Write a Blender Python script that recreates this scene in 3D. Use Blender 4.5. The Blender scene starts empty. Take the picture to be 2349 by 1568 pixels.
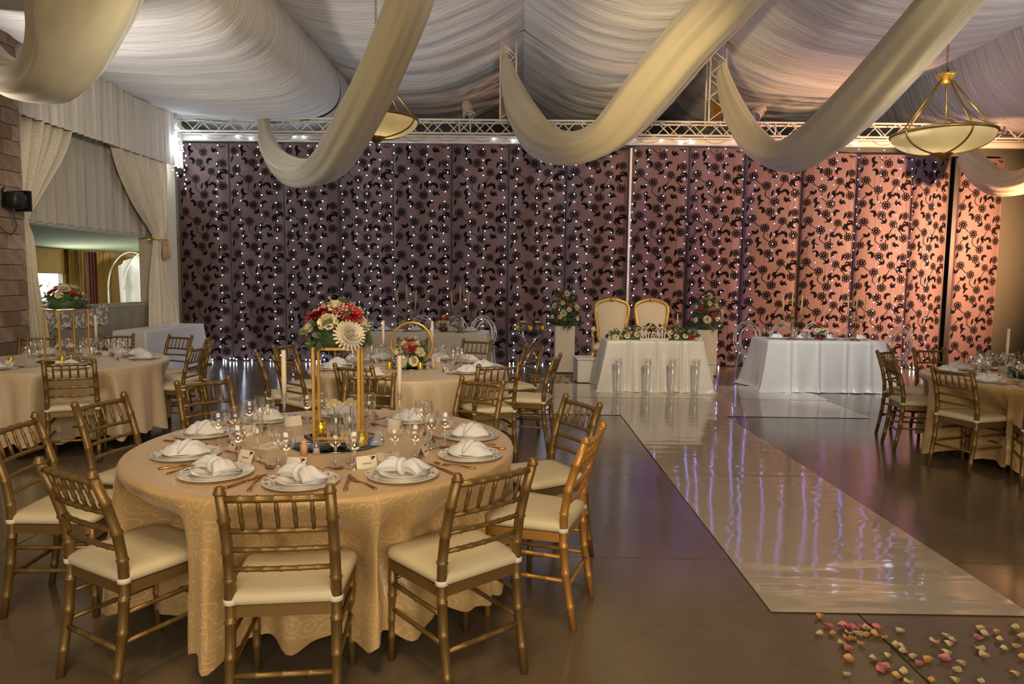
import bpy, math, random
import numpy as np
from mathutils import Vector, Matrix, noise
random.seed(11)
PI = math.pi
sc = bpy.context.scene
COL = sc.collection

# ------------------------------------------------------------------ camera
cd = bpy.data.cameras.new('camera'); cam = bpy.data.objects.new('camera', cd); COL.objects.link(cam)
cd.sensor_width = 36.0; cd.lens = 24.0; cd.clip_start = 0.05; cd.clip_end = 200
r_ = Vector((0.99988128, 0.0103053, 0.01145565)); u_ = Vector((-0.01231282, 0.08737149, 0.9960997)); f_ = Vector((-0.00926421, 0.99612249, -0.08748801))
M = Matrix((r_, u_, -f_)).transposed().to_4x4(); M.translation = (0, 0, 1.58)
cam.matrix_world = M
sc.camera = cam
# ------------------------------------------------------------------ world, exposure
w = bpy.data.worlds.new('world'); sc.world = w; w.use_nodes = True
w.node_tree.nodes['Background'].inputs[0].default_value = (0.85, 0.80, 0.72, 1)
w.node_tree.nodes['Background'].inputs[1].default_value = 0.25
sc.view_settings.view_transform = 'Standard'; sc.view_settings.look = 'None'
sc.view_settings.exposure = 0.15; sc.view_settings.gamma = 1.0; sc.view_settings.use_curve_mapping = False
sc.cycles.max_bounces = 8; sc.cycles.transparent_max_bounces = 24; sc.cycles.glossy_bounces = 4
sc.cycles.use_denoising = True; sc.cycles.sample_clamp_indirect = 40.0
sc.cycles.caustics_reflective = False; sc.cycles.caustics_refractive = False


def light(name, kind, loc, target, energy, color, size=1.0, size_y=None, angle=None, blend=0.5):
    d = bpy.data.lights.new(name, kind); d.energy = energy; d.color = color
    o = bpy.data.objects.new(name, d); COL.objects.link(o); o.location = loc
    if target is not None:
        o.rotation_euler = (Vector(target) - Vector(loc)).to_track_quat('-Z', 'Y').to_euler()
    if kind == 'AREA':
        d.size = size
        if size_y: d.shape = 'RECTANGLE'; d.size_y = size_y
    elif kind == 'SPOT':
        d.spot_size = math.radians(angle); d.spot_blend = blend; d.shadow_soft_size = size
    else:
        d.shadow_soft_size = size
    return o


WARM = (1.0, 0.76, 0.48)
light('key_behind_camera', 'AREA', (1.5, -3.2, 2.5), (0.3, 4.5, 0.2), 260, (1.0, 0.80, 0.54), 7.0, 2.6)  # warm key light added behind the camera, no window built there
light('near_table_fill', 'AREA', (-0.6, 1.4, 4.6), (-0.9, 3.6, 0.7), 55, (1.0, 0.70, 0.38), 1.2)  # overhead fill added for the nearest table, without a fixture
light('ceiling_fill_left', 'SPOT', (-5.9, 6.5, 2.1), (-4.0, 9.6, 5.2), 440, (1.0, 0.93, 0.86), 0.3, angle=76, blend=0.9)  # unseen fill added to brighten the left ceiling voile
light('ceiling_fill_middle', 'SPOT', (1.0, 2.2, 2.7), (0.4, 8.2, 5.9), 620, (0.98, 0.90, 0.90), 0.4, angle=54, blend=0.9)  # same added ceiling fill for the middle panels, no fixture
light('ceiling_fill_right', 'SPOT', (7.6, 4.6, 2.4), (6.0, 8.4, 5.7), 520, (0.96, 0.91, 0.95), 0.4, angle=84, blend=0.9)  # added ceiling fill for the right panels, out of view
light('spot_peach', 'SPOT', (9.5, 9.7, 2.5), (7.0, 13.1, 2.3), 3500, (1.0, 0.50, 0.255), 0.10, angle=98, blend=1.0)
light('spot_bridal', 'SPOT', (2.3, 4.2, 4.9), (2.0, 10.3, 0.8), 820, (1.0, 0.82, 0.58), 0.12, angle=26, blend=0.8)
light('spot_head_right', 'SPOT', (3.2, 5.8, 4.6), (4.6, 10.0, 0.4), 800, (0.95, 0.97, 1.0), 0.12, angle=30, blend=0.8)
light('spot_swag', 'SPOT', (0.2, 4.6, 2.6), (2.0, 10.3, 4.4), 1300, (1.0, 0.74, 0.36), 0.1, angle=34, blend=0.9)
light('swag_fill_left', 'SPOT', (-2.0, 1.2, 2.5), (-2.6, 8.0, 4.3), 380, (1.0, 0.84, 0.56), 0.2, angle=40, blend=0.9)  # fill added to lift the left swag, no fixture
light('swag_fill_right', 'SPOT', (3.6, 1.8, 2.5), (4.9, 9.0, 4.4), 560, (1.0, 0.90, 0.72), 0.2, angle=36, blend=0.9)  # matching added fill for the right swag
light('spot_table', 'SPOT', (-0.4, 0.2, 4.6), (-0.9, 3.8, 0.7), 150, (1.0, 0.72, 0.42), 0.25, angle=60, blend=0.9)
light('spot_middle', 'SPOT', (0.2, 2.2, 4.9), (-1.0, 6.2, 0.6), 330, (1.0, 0.82, 0.56), 0.2, angle=44, blend=0.9)
light('spot_left', 'SPOT', (-2.2, 3.0, 4.8), (-4.6, 7.0, 0.6), 200, (1.0, 0.86, 0.68), 0.2, angle=60, blend=0.9)
light('left_wall_fill', 'SPOT', (-1.6, 4.4, 3.6), (-6.4, 10.6, 2.7), 420, (1.0, 0.90, 0.72), 0.2, angle=46, blend=0.9)  # fill added to brighten the left wall drapery
light('alcove_daylight', 'AREA', (-9.2, 13.75, 1.3), (-7.0, 14.0, 1.7), 42, (0.93, 1.0, 0.88), 0.9)
light('alcove_fill', 'AREA', (-7.6, 16.4, 2.05), (-9.0, 15.6, 0.8), 60, (1.0, 1.0, 0.88), 0.6)  # fill light for the side room, no lamp fixture here

# ------------------------------------------------------------------ materials
MATS = {}


def srgb(h):
    c = [int(h[i:i + 2], 16) / 255 for i in (0, 2, 4)]
    return tuple(x / 12.92 if x <= 0.04045 else ((x + 0.055) / 1.055) ** 2.4 for x in c)


class NT:
    def __init__(s, name):
        s.m = bpy.data.materials.new(name); s.m.use_nodes = True; s.t = s.m.node_tree; s.n = s.t.nodes
        s.b = s.n['Principled BSDF']; s.out = s.n['Material Output']
    def add(s, kind, **kw):
        nd = s.n.new(kind)
        for k, v in kw.items():
            if k in nd.inputs.keys() if isinstance(k, str) else False:
                nd.inputs[k].default_value = v
            else:
                setattr(nd, k, v)
        return nd
    def link(s, a, b): s.t.links.new(a, b)
    def math(s, op, a, b=None, c=None):
        nd = s.n.new('ShaderNodeMath'); nd.operation = op
        for i, x in enumerate((a, b, c)):
            if x is None: continue
            if hasattr(x, 'links'): s.link(x, nd.inputs[i])
            else: nd.inputs[i].default_value = x
        return nd.outputs[0]
    def mix(s, fac, a, b):
        nd = s.n.new('ShaderNodeMix'); nd.data_type = 'RGBA'
        for i, x in ((0, fac), (6, a), (7, b)):
            if hasattr(x, 'links'): s.link(x, nd.inputs[i])
            elif isinstance(x, tuple): nd.inputs[i].default_value = (*x[:3], 1)
            else: nd.inputs[i].default_value = x
        return nd.outputs[2]
    def ramp(s, fac, a, b):
        nd = s.n.new('ShaderNodeMapRange'); s.link(fac, nd.inputs[0]); nd.inputs[1].default_value = a; nd.inputs[2].default_value = b
        return nd.outputs[0]
    def coords(s, uv=False, scale=(1, 1, 1)):
        tc = s.n.new('ShaderNodeTexCoord'); mp = s.n.new('ShaderNodeMapping'); s.link(tc.outputs['UV' if uv else 'Object'], mp.inputs[0])
        mp.inputs['Scale'].default_value = scale
        return mp.outputs[0]
    def noise(s, vec, scale, detail=3, rough=0.5):
        nd = s.n.new('ShaderNodeTexNoise'); s.link(vec, nd.inputs['Vector']); nd.inputs['Scale'].default_value = scale
        nd.inputs['Detail'].default_value = detail; nd.inputs['Roughness'].default_value = rough
        return nd.outputs[0]
    def bump(s, h, strength, dist=0.01):
        nd = s.n.new('ShaderNodeBump'); s.link(h, nd.inputs['Height']); nd.inputs['Strength'].default_value = strength; nd.inputs['Distance'].default_value = dist
        s.link(nd.outputs[0], s.b.inputs['Normal'])


def mat(name, col, rough=0.5, metal=0.0, var=0.0, vscale=8.0, bump=0.0, bscale=60.0, sheen=0.0, spec=0.5, uv=False, stretch=(1, 1, 1), coat=0.0, trans=0.0):
    if isinstance(col, str): col = srgb(col)
    k = NT(name); b = k.b
    b.inputs['Base Color'].default_value = (*col, 1); b.inputs['Roughness'].default_value = rough; b.inputs['Metallic'].default_value = metal
    b.inputs['Specular IOR Level'].default_value = spec
    if sheen: b.inputs['Sheen Weight'].default_value = sheen; b.inputs['Sheen Roughness'].default_value = 0.4
    if coat: b.inputs['Coat Weight'].default_value = coat; b.inputs['Coat Roughness'].default_value = 0.05
    v = k.coords(uv, stretch)
    n = k.noise(v, vscale)
    lo = tuple(c * (1 - var) for c in col); hi = tuple(min(1, c * (1 + var)) for c in col)
    k.link(k.mix(n, lo, hi), b.inputs['Base Color'])
    if bump: k.bump(k.noise(v, bscale, 2), bump, 0.004)
    if trans:
        tr = k.add('ShaderNodeBsdfTranslucent'); tr.inputs[0].default_value = (*col, 1)
        mx = k.add('ShaderNodeMixShader'); mx.inputs[0].default_value = trans
        k.link(b.outputs[0], mx.inputs[1]); k.link(tr.outputs[0], mx.inputs[2]); k.link(mx.outputs[0], k.out.inputs[0])
    MATS[name] = k.m
    return k.m


def scroll_cloth(name, col, col2, scale=6.0, rough=0.38, sheen=0.3, thick=0.11, strength=0.8):
    """damask cloth: curled scroll lines woven into it (a spiral in every cell of a voronoi)"""
    k = NT(name); b = k.b
    v = k.coords(True)
    vo = k.add('ShaderNodeTexVoronoi'); k.link(v, vo.inputs['Vector']); vo.inputs['Scale'].default_value = scale; vo.voronoi_dimensions = '2D'
    vm = k.add('ShaderNodeVectorMath', operation='SCALE'); k.link(v, vm.inputs[0]); vm.inputs['Scale'].default_value = 1.0
    sub = k.add('ShaderNodeVectorMath', operation='SUBTRACT'); k.link(vm.outputs[0], sub.inputs[0]); k.link(vo.outputs['Position'], sub.inputs[1])
    sep = k.add('ShaderNodeSeparateXYZ'); k.link(sub.outputs[0], sep.inputs[0])
    ang = k.math('DIVIDE', k.math('ARCTAN2', sep.outputs[1], sep.outputs[0]), 2 * PI)
    ln = k.add('ShaderNodeVectorMath', operation='LENGTH'); k.link(sub.outputs[0], ln.inputs[0])
    rr = k.math('MULTIPLY', ln.outputs['Value'], scale)
    sepc = k.add('ShaderNodeSeparateXYZ'); k.link(vo.outputs['Color'], sepc.inputs[0])
    sgn = k.math('SUBTRACT', k.math('MULTIPLY', k.math('GREATER_THAN', sepc.outputs[0], 0.5), 2.0), 1.0)
    sp = k.math('ADD', k.math('ADD', k.math('MULTIPLY', ang, sgn), k.math('MULTIPLY', rr, 3.6)), sepc.outputs[1])
    fr = k.math('ABSOLUTE', k.math('SUBTRACT', k.math('FRACT', sp), 0.5))
    line = k.math('LESS_THAN', fr, thick)
    mask = k.math('MULTIPLY', k.math('LESS_THAN', rr, 0.62), k.math('GREATER_THAN', rr, 0.07))
    pat = k.math('MULTIPLY', k.math('MULTIPLY', line, mask), strength)
    n = k.noise(v, 3.0)
    base = k.mix(n, tuple(c * 0.94 for c in col), tuple(min(1, c * 1.05) for c in col))
    k.link(k.mix(pat, base, col2), b.inputs['Base Color'])
    k.link(k.math('SUBTRACT', rough, k.math('MULTIPLY', pat, 0.14)), b.inputs['Roughness'])
    b.inputs['Sheen Weight'].default_value = sheen; b.inputs['Sheen Roughness'].default_value = 0.35
    k.bump(k.noise(v, 420, 2), 0.05, 0.001)
    MATS[name] = k.m
    return k.m


def emit(name, col, strength):
    k = NT(name); e = k.add('ShaderNodeEmission'); e.inputs[0].default_value = (*col, 1); e.inputs[1].default_value = strength
    k.link(e.outputs[0], k.out.inputs[0]); MATS[name] = k.m
    return k.m


def glass(name, tint=(1, 1, 1), base=0.11, edge=1.0, power=1.6, milk=0.0):
    k = NT(name)
    lw = k.add('ShaderNodeLayerWeight'); lw.inputs[0].default_value = 0.5
    tr = k.add('ShaderNodeBsdfTransparent'); tr.inputs[0].default_value = (*tint, 1)
    gl = k.add('ShaderNodeBsdfGlossy'); gl.inputs['Roughness'].default_value = 0.04; gl.inputs[0].default_value = (1, 1, 1, 1)
    fac = k.math('MINIMUM', k.math('ADD', base, k.math('MULTIPLY', k.math('POWER', lw.outputs['Facing'], power), edge)), 1.0)
    mx = k.add('ShaderNodeMixShader'); k.link(fac, mx.inputs[0]); k.link(tr.outputs[0], mx.inputs[1]); k.link(gl.outputs[0], mx.inputs[2])
    last = mx.outputs[0]
    if milk:
        df = k.add('ShaderNodeBsdfDiffuse'); df.inputs[0].default_value = (0.8, 0.82, 0.86, 1); m2 = k.add('ShaderNodeMixShader'); m2.inputs[0].default_value = milk
        k.link(last, m2.inputs[1]); k.link(df.outputs[0], m2.inputs[2]); last = m2.outputs[0]
    k.link(last, k.out.inputs[0]); MATS[name] = k.m
    return k.m


gold_chair = mat('gold_paint', (0.235, 0.145, 0.05), 0.38, 0.5, 0.14, 14, 0.08, 90)
orange_chair = mat('orange_gold_paint', (0.50, 0.245, 0.06), 0.34, 0.35, 0.12, 14, 0.08, 90)
ivory = mat('ivory_vinyl', (0.66, 0.58, 0.40), 0.55, 0, 0.05, 9, 0.15, 160)
white_tie = mat('white_elastic', (0.75, 0.70, 0.62), 0.8, 0, 0.05)
champagne = scroll_cloth('champagne_damask', (0.54, 0.36, 0.165), (0.72, 0.53, 0.30), 12.5, thick=0.085)
champagne_pale = scroll_cloth('pale_champagne_damask', (0.56, 0.44, 0.29), (0.68, 0.56, 0.40), 11, thick=0.085)
white_damask = scroll_cloth('white_damask', (0.60, 0.585, 0.56), (0.68, 0.67, 0.65), 11.0, 0.38, 0.4, 0.2, 0.8)
drape_ivory = scroll_cloth('ivory_damask', (0.62, 0.55, 0.42), (0.70, 0.64, 0.52), 5.0, 0.45, 0.3, 0.16, 0.8)
napkin_m = mat('white_napkin', (0.70, 0.71, 0.76), 0.75, 0, 0.03, 30, 0.15, 300)
china = mat('ivory_china', (0.80, 0.76, 0.66), 0.18, 0, 0.02, coat=0.4)
white_china = mat('white_china', (0.80, 0.77, 0.70), 0.16, 0, 0.02, coat=0.4)
copper = mat('copper_cutlery', (0.55, 0.26, 0.10), 0.22, 0.9, 0.15, 40)
bright_gold = mat('bright_gold', (0.72, 0.42, 0.09), 0.3, 0.65, 0.08, 20)
mercury_gold = mat('mercury_gold', (0.75, 0.52, 0.05), 0.25, 0.7, 0.35, 60, 0.3, 80)
antique_brass = mat('antique_brass', (0.30, 0.18, 0.06), 0.35, 0.8, 0.2, 30)
chrome = mat('chrome', (0.75, 0.76, 0.78), 0.1, 1.0, 0.05)
candle_m = mat('candle_wax', (0.80, 0.68, 0.52), 0.5, 0, 0.03, 10)
yellow_candle = mat('gold_candle_wax', (0.62, 0.42, 0.14), 0.45, 0, 0.06, 10)
clear = glass('clear_glass')
acrylic = glass('clear_acrylic', (0.97, 0.98, 1.0), 0.14, 1.0, 1.5, 0.16)
red_glass = glass('red_glass', (0.62, 0.03, 0.06), 0.06, 0.6)
mirror = mat('blue_mirror', (0.16, 0.22, 0.32), 0.03, 1.0, 0.05)
card_m = mat('cream_card', (0.78, 0.72, 0.62), 0.7, 0, 0.03, 20)
ink = mat('grey_ink', (0.05, 0.045, 0.05), 0.8)
crimson_ink = mat('crimson_print', (0.18, 0.02, 0.05), 0.8, 0, 0.4, 200)
white_paint = mat('white_paint', (0.66, 0.62, 0.56), 0.45, 0, 0.05, 6)
plinth_m = mat('white_plinth', (0.60, 0.55, 0.46), 0.5, 0, 0.05, 3)
box_m = mat('white_box', (0.62, 0.6, 0.57), 0.6, 0, 0.05, 3)
black_m = mat('black_metal', (0.012, 0.012, 0.013), 0.45, 0.2, 0.1)
silver_can = mat('silver_can', (0.6, 0.48, 0.38), 0.35, 0.5, 0.2, 20)
wire_m = mat('dark_wire', (0.02, 0.02, 0.025), 0.6)
alabaster = mat('alabaster_bowl', (0.62, 0.52, 0.32), 0.35, 0, 0.75, 3.5, 0.05, 20, trans=0.35)
swag_m = mat('gold_voile', (0.60, 0.53, 0.37), 0.36, 0.0, 0.10, 2.2, 0.25, 120, sheen=0.5, uv=True, stretch=(40, 1.0, 1), trans=0.22)
print_black = mat('black_flock', (0.004, 0.003, 0.004), 0.95, spec=0.1)
green_leaf = mat('green_leaf', (0.05, 0.10, 0.03), 0.5, 0, 0.4, 30)
euca = mat('eucalyptus_leaf', (0.14, 0.19, 0.12), 0.6, 0, 0.35, 25)
stem_m = mat('green_stem', (0.10, 0.16, 0.04), 0.6, 0, 0.2)
rose_cream = mat('cream_petal', (0.78, 0.68, 0.44), 0.6, 0, 0.08, 30)
white_petal = mat('white_petal', (0.80, 0.74, 0.62), 0.6, 0, 0.06, 30)
red_petal = mat('red_petal', (0.42, 0.008, 0.012), 0.55, 0, 0.25, 40)
dark_centre = mat('flower_centre', (0.06, 0.03, 0.01), 0.8, 0, 0.4, 200)
yellow_centre = mat('yellow_centre', (0.55, 0.45, 0.08), 0.8, 0, 0.3, 200)
gyp = mat('baby_breath', (0.78, 0.76, 0.66), 0.8)
peach_petal = mat('peach_rose_petal', (0.62, 0.34, 0.12), 0.6, 0, 0.25, 25)
pink_petal = mat('pink_rose_petal', (0.62, 0.22, 0.24), 0.6, 0, 0.35, 30)
pale_petal = mat('pale_rose_petal', (0.60, 0.46, 0.27), 0.6, 0, 0.2, 25)
mortar = mat('brick_mortar', (0.36, 0.28, 0.21), 0.95, 0, 0.15, 20)
ochre = mat('ochre_curtain', (0.30, 0.17, 0.03), 0.8, 0, 0.2, 4, stretch=(6, 6, 0.5))
dark_red = mat('dark_red_cloth', (0.10, 0.02, 0.015), 0.8, 0, 0.3, 6)
sill_m = mat('taupe_cloth', (0.27, 0.225, 0.165), 0.8, 0, 0.15, 10, 0.2, 200)
stipple = mat('stippled_ceiling', (0.30, 0.33, 0.21), 0.9, 0, 0.2, 60, 0.8, 120)
olive_wall = mat('olive_plaster', (0.085, 0.085, 0.06), 0.85, 0, 0.08, 6, 0.2, 80)
cream_wall = mat('cream_plaster', (0.55, 0.48, 0.36), 0.8, 0, 0.06, 6, 0.15, 60)
dark_wall = mat('dark_wall', (0.04, 0.04, 0.035), 0.9)
gold_up = mat('gold_throne_frame', (0.55, 0.35, 0.09), 0.3, 0.6, 0.15, 25)
throne_cloth = mat('throne_upholstery', (0.62, 0.53, 0.40), 0.6, 0, 0.04, 20, 0.1, 200, sheen=0.3)
white_sheet = mat('white_voile', (0.66, 0.66, 0.64), 0.7, 0, 0.05, 4, trans=0.4)
bulb_white = emit('led_white', (0.66, 0.80, 1.0), 72)
bulb_violet = emit('led_violet', (0.30, 0.32, 1.0), 58)
bulb_flash = emit('led_bundle', (0.75, 0.87, 1.0), 75)
daylight = emit('daylight_outdoors', (1.0, 0.96, 0.88), 2.2)
wood_dark = mat('stage_dark', (0.05, 0.045, 0.04), 0.7)


def brick_material():
    k = NT('tan_brick'); b = k.b
    v = k.coords(); oi = k.add('ShaderNodeObjectInfo')
    base = k.mix(oi.outputs['Random'], (0.21, 0.135, 0.09), (0.40, 0.29, 0.205))
    k.link(k.mix(k.math('MULTIPLY', k.ramp(k.noise(v, 7.0, 4), 0.42, 0.7), 0.6), base, (0.15, 0.10, 0.075)), b.inputs['Base Color']); b.inputs['Roughness'].default_value = 0.92
    k.bump(k.noise(v, 40, 4), 0.7, 0.008)
    return k.m


brick_m = brick_material()


def fabric_panel_material():
    k = NT('mauve_backdrop_cloth'); b = k.b
    v = k.coords(False, (1, 1, 1)); n = k.noise(v, 2.5)
    k.link(k.mix(n, (0.105, 0.058, 0.058), (0.135, 0.074, 0.073)), b.inputs['Base Color']); b.inputs['Roughness'].default_value = 0.6
    b.inputs['Sheen Weight'].default_value = 0.15
    k.bump(k.noise(v, 500, 2), 0.1, 0.001)
    return k.m


def ceiling_material():
    k = NT('ceiling_voile'); b = k.b
    v = k.coords(False, (0.10, 1.0, 0.10))
    n1 = k.noise(v, 7.0, 4, 0.6); n2 = k.noise(v, 26.0, 3, 0.6)
    h = k.math('ADD', n1, k.math('MULTIPLY', n2, 0.5))
    k.link(k.mix(k.ramp(n2, 0.3, 0.7), (0.66, 0.64, 0.64), (0.74, 0.71, 0.67)), b.inputs['Base Color'])
    b.inputs['Roughness'].default_value = 0.75; b.inputs['Sheen Weight'].default_value = 0.2
    k.bump(h, 0.7, 0.05)
    return k.m


def floor_material():
    k = NT('polished_concrete'); b = k.b
    v = k.coords()
    n1 = k.noise(v, 0.9, 5, 0.6); n2 = k.noise(v, 9.0, 5, 0.65)
    c = k.mix(n1, (0.115, 0.085, 0.052), (0.195, 0.148, 0.095))
    c = k.mix(k.math('MULTIPLY', k.ramp(n2, 0.55, 0.75), 0.45), c, (0.075, 0.055, 0.04))
    k.link(c, b.inputs['Base Color'])
    k.link(k.math('ADD', 0.10, k.math('MULTIPLY', n1, 0.14)), b.inputs['Roughness']); b.inputs['Specular IOR Level'].default_value = 0.6
    k.bump(k.math('ADD', k.noise(v, 3.0, 2), k.math('MULTIPLY', n2, 0.25)), 0.10, 0.01)
    return k.m


def vinyl_material():
    k = NT('white_vinyl'); b = k.b
    v = k.coords(False, (1, 1, 1))
    n1 = k.noise(v, 1.2, 2)
    k.link(k.mix(n1, (0.47, 0.41, 0.335), (0.53, 0.465, 0.385)), b.inputs['Base Color'])
    b.inputs['Roughness'].default_value = 0.06; b.inputs['Specular IOR Level'].default_value = 0.75
    v2 = k.coords(False, (0.42, 1.7, 1))
    k.bump(k.math('ADD', k.noise(v2, 3.4, 1), k.math('MULTIPLY', k.noise(v2, 14.0, 1), 0.10)), 0.085, 0.05)
    return k.m


def lace_material():
    k = NT('white_lace'); b = k.b
    v = k.coords(True)
    vo = k.add('ShaderNodeTexVoronoi'); k.link(v, vo.inputs['Vector']); vo.inputs['Scale'].default_value = 16
    m = k.math('MULTIPLY', k.math('GREATER_THAN', k.noise(v, 14, 3), 0.47), k.math('LESS_THAN', vo.outputs['Distance'], 0.55))
    k.link(k.mix(m, (0.25, 0.21, 0.16), (0.62, 0.58, 0.52)), b.inputs['Base Color']); b.inputs['Roughness'].default_value = 0.8
    return k.m


def rim_material():
    k = NT('silver_patterned_rim'); b = k.b
    v = k.coords()
    vo = k.add('ShaderNodeTexVoronoi'); k.link(v, vo.inputs['Vector']); vo.inputs['Scale'].default_value = 75
    n = k.noise(v, 60, 2)
    m = k.math('MULTIPLY', k.math('LESS_THAN', vo.outputs['Distance'], 0.40), k.ramp(n, 0.35, 0.5))
    k.link(k.mix(m, (0.74, 0.70, 0.60), (0.24, 0.26, 0.36)), b.inputs['Base Color'])
    k.link(m, b.inputs['Metallic']); b.inputs['Roughness'].default_value = 0.18
    return k.m


panel_m = fabric_panel_material(); ceil_m = ceiling_material(); floor_m = floor_material(); vinyl_m = vinyl_material(); lace_m = lace_material(); rim_m = rim_material()


# ------------------------------------------------------------------ mesh helpers
class MB:
    def __init__(s): s.v = []; s.f = []; s.uv = None
    def add(s, vs, fs):
        o = len(s.v); s.v += [tuple(p) for p in vs]; s.f += [tuple(i + o for i in f) for f in fs]; return s
    def box(s, c, d, rz=0.0, rot=None):
        hx, hy, hz = d[0] / 2, d[1] / 2, d[2] / 2
        vs = [Vector((x * hx, y * hy, z * hz)) for x in (-1, 1) for y in (-1, 1) for z in (-1, 1)]
        R = rot if rot is not None else Matrix.Rotation(rz, 3, 'Z')
        vs = [R @ p + Vector(c) for p in vs]
        return s.add(vs, [(0, 1, 3, 2), (4, 6, 7, 5), (0, 4, 5, 1), (2, 3, 7, 6), (0, 2, 6, 4), (1, 5, 7, 3)])
    def bbox(s, c, d, b=0.01):
        """box with chamfered edges"""
        hx, hy, hz = [k / 2 for k in d]
        vs = []; fs = []
        def ring(x, y, z, k):
            return [(c[0] + a, c[1] + e, c[2] + z) for a, e in ((x - k, -y), (x, -y + k), (x, y - k), (x - k, y), (-x + k, y), (-x, y - k), (-x, -y + k), (-x + k, -y))]
        rs = [ring(hx - b, hy - b, -hz, b), ring(hx, hy, -hz + b, b), ring(hx, hy, hz - b, b), ring(hx - b, hy - b, hz, b)]
        for r in rs: vs += r
        for i in range(3):
            for j in range(8): fs.append((i * 8 + j, i * 8 + (j + 1) % 8, (i + 1) * 8 + (j + 1) % 8, (i + 1) * 8 + j))
        fs.append(tuple(reversed(range(8)))); fs.append(tuple(range(24, 32)))
        return s.add(vs, fs)
    def tube(s, pts, rads, n=8, closed=False, flat=1.0):
        pts = [Vector(p) for p in pts]; m = len(pts)
        if not hasattr(rads, '__len__'): rads = [rads] * m
        vs = []; fs = []; prev = None
        for i, p in enumerate(pts):
            t = (pts[(i + 1) % m] - pts[i - 1]) if closed else (pts[min(i + 1, m - 1)] - pts[max(i - 1, 0)])
            if t.length < 1e-9: t = Vector((0, 0, 1))
            t.normalize()
            if prev is None:
                a = Vector((0, 0, 1)) if abs(t.z) < 0.9 else Vector((1, 0, 0))
                nx = a.cross(t).normalized()
            else:
                nx = (prev - t * prev.dot(t))
                nx = nx.normalized() if nx.length > 1e-6 else t.orthogonal().normalized()
            prev = nx; ny = t.cross(nx)
            for j in range(n):
                an = 2 * PI * j / n
                vs.append(p + (nx * math.cos(an) + ny * math.sin(an) * flat) * rads[i])
        k = m if closed else m - 1
        for i in range(k):
            for j in range(n):
                a, b2 = i * n + j, i * n + (j + 1) % n; c2, d2 = ((i + 1) % m) * n + (j + 1) % n, ((i + 1) % m) * n + j
                fs.append((a, b2, c2, d2))
        if not closed: fs.append(tuple(reversed(range(n)))); fs.append(tuple(range((m - 1) * n, m * n)))
        return s.add(vs, fs)
    def lathe(s, prof, n=20, c=(0, 0, 0)):
        vs = []; fs = []; m = len(prof)
        for r, z in prof:
            for j in range(n):
                a = 2 * PI * j / n; vs.append((c[0] + r * math.cos(a), c[1] + r * math.sin(a), c[2] + z))
        for i in range(m - 1):
            for j in range(n):
                fs.append((i * n + j, i * n + (j + 1) % n, (i + 1) * n + (j + 1) % n, (i + 1) * n + j))
        if prof[0][0] > 1e-4: fs.append(tuple(reversed(range(n))))
        if prof[-1][0] > 1e-4: fs.append(tuple(range((m - 1) * n, m * n)))
        return s.add(vs, fs)
    def cup(s, prof, n=20, c=(0, 0, 0)):
        """lathe without end caps"""
        k = len(s.f); s.lathe(prof, n, c)
        s.f = [f for i, f in enumerate(s.f) if i < k or len(f) == 4]
        return s
    def grid(s, nu, nv, fn, closed_u=False):
        """fn(i/nu, j/nv) -> point ; keeps uv when fn returns (point, uv)"""
        o = len(s.v); cu = nu if closed_u else nu + 1
        for j in range(nv + 1):
            for i in range(cu):
                r = fn(i / nu, j / nv)
                if isinstance(r, tuple) and len(r) == 2:
                    if s.uv is None: s.uv = []
                    s.v.append(tuple(r[0])); s.uv.append(r[1])
                else: s.v.append(tuple(r))
        for j in range(nv):
            for i in range(nu):
                a = o + j * cu + i; b2 = o + j * cu + (i + 1) % cu
                s.f.append((a, b2, b2 + cu, a + cu))
        return s
    def prism(s, outline, z0, z1):
        n = len(outline); vs = [(x, y, z0) for x, y in outline] + [(x, y, z1) for x, y in outline]
        fs = [tuple(reversed(range(n))), tuple(range(n, 2 * n))] + [(i, (i + 1) % n, n + (i + 1) % n, n + i) for i in range(n)]
        return s.add(vs, fs)
    def xform(s, m, start=0):
        s.v[start:] = [tuple(m @ Vector(p)) for p in s.v[start:]]; return s
    def mesh(s, name, material, smooth=True):
        me = bpy.data.meshes.new(name); me.from_pydata(s.v, [], s.f)
        if s.uv and len(s.uv) == len(s.v):
            ul = me.uv_layers.new(name='UVMap'); li = np.empty(len(me.loops), dtype=np.int32); me.loops.foreach_get('vertex_index', li)
            ul.data.foreach_set('uv', np.array(s.uv, dtype=np.float32)[li].ravel())
        me.materials.append(material)
        if smooth: me.polygons.foreach_set('use_smooth', [True] * len(me.polygons))
        me.update(); return me
    def build(s, name, material, parent=None, smooth=True, loc=None):
        return put(name, s.mesh(name, material, smooth), parent, loc)


def put(name, me, parent=None, loc=None, rot=None, scale=None):
    o = bpy.data.objects.new(name, me); COL.objects.link(o)
    if parent is not None: o.parent = parent
    if loc is not None: o.location = loc
    if rot is not None:
        if isinstance(rot, Matrix): o.rotation_euler = rot.to_euler()
        else: o.rotation_euler = rot
    if scale is not None: o.scale = (scale,) * 3 if not hasattr(scale, '__len__') else scale
    return o


def tag(o, label, cat, group=None, kind=None):
    if label: o['label'] = label
    if cat: o['category'] = cat
    if group: o['group'] = group
    if kind: o['kind'] = kind
    return o


def thing(name, label, cat, loc=(0, 0, 0), rz=0.0, group=None):
    o = bpy.data.objects.new(name, None); COL.objects.link(o); o.location = loc; o.rotation_euler = (0, 0, rz); o.empty_display_size = 0.1
    return tag(o, label, cat, group)


def struct(o): o['kind'] = 'structure'; return o


KIDS = {}


def kids(o):
    return [c for c in bpy.data.objects if c.parent == o]


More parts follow.
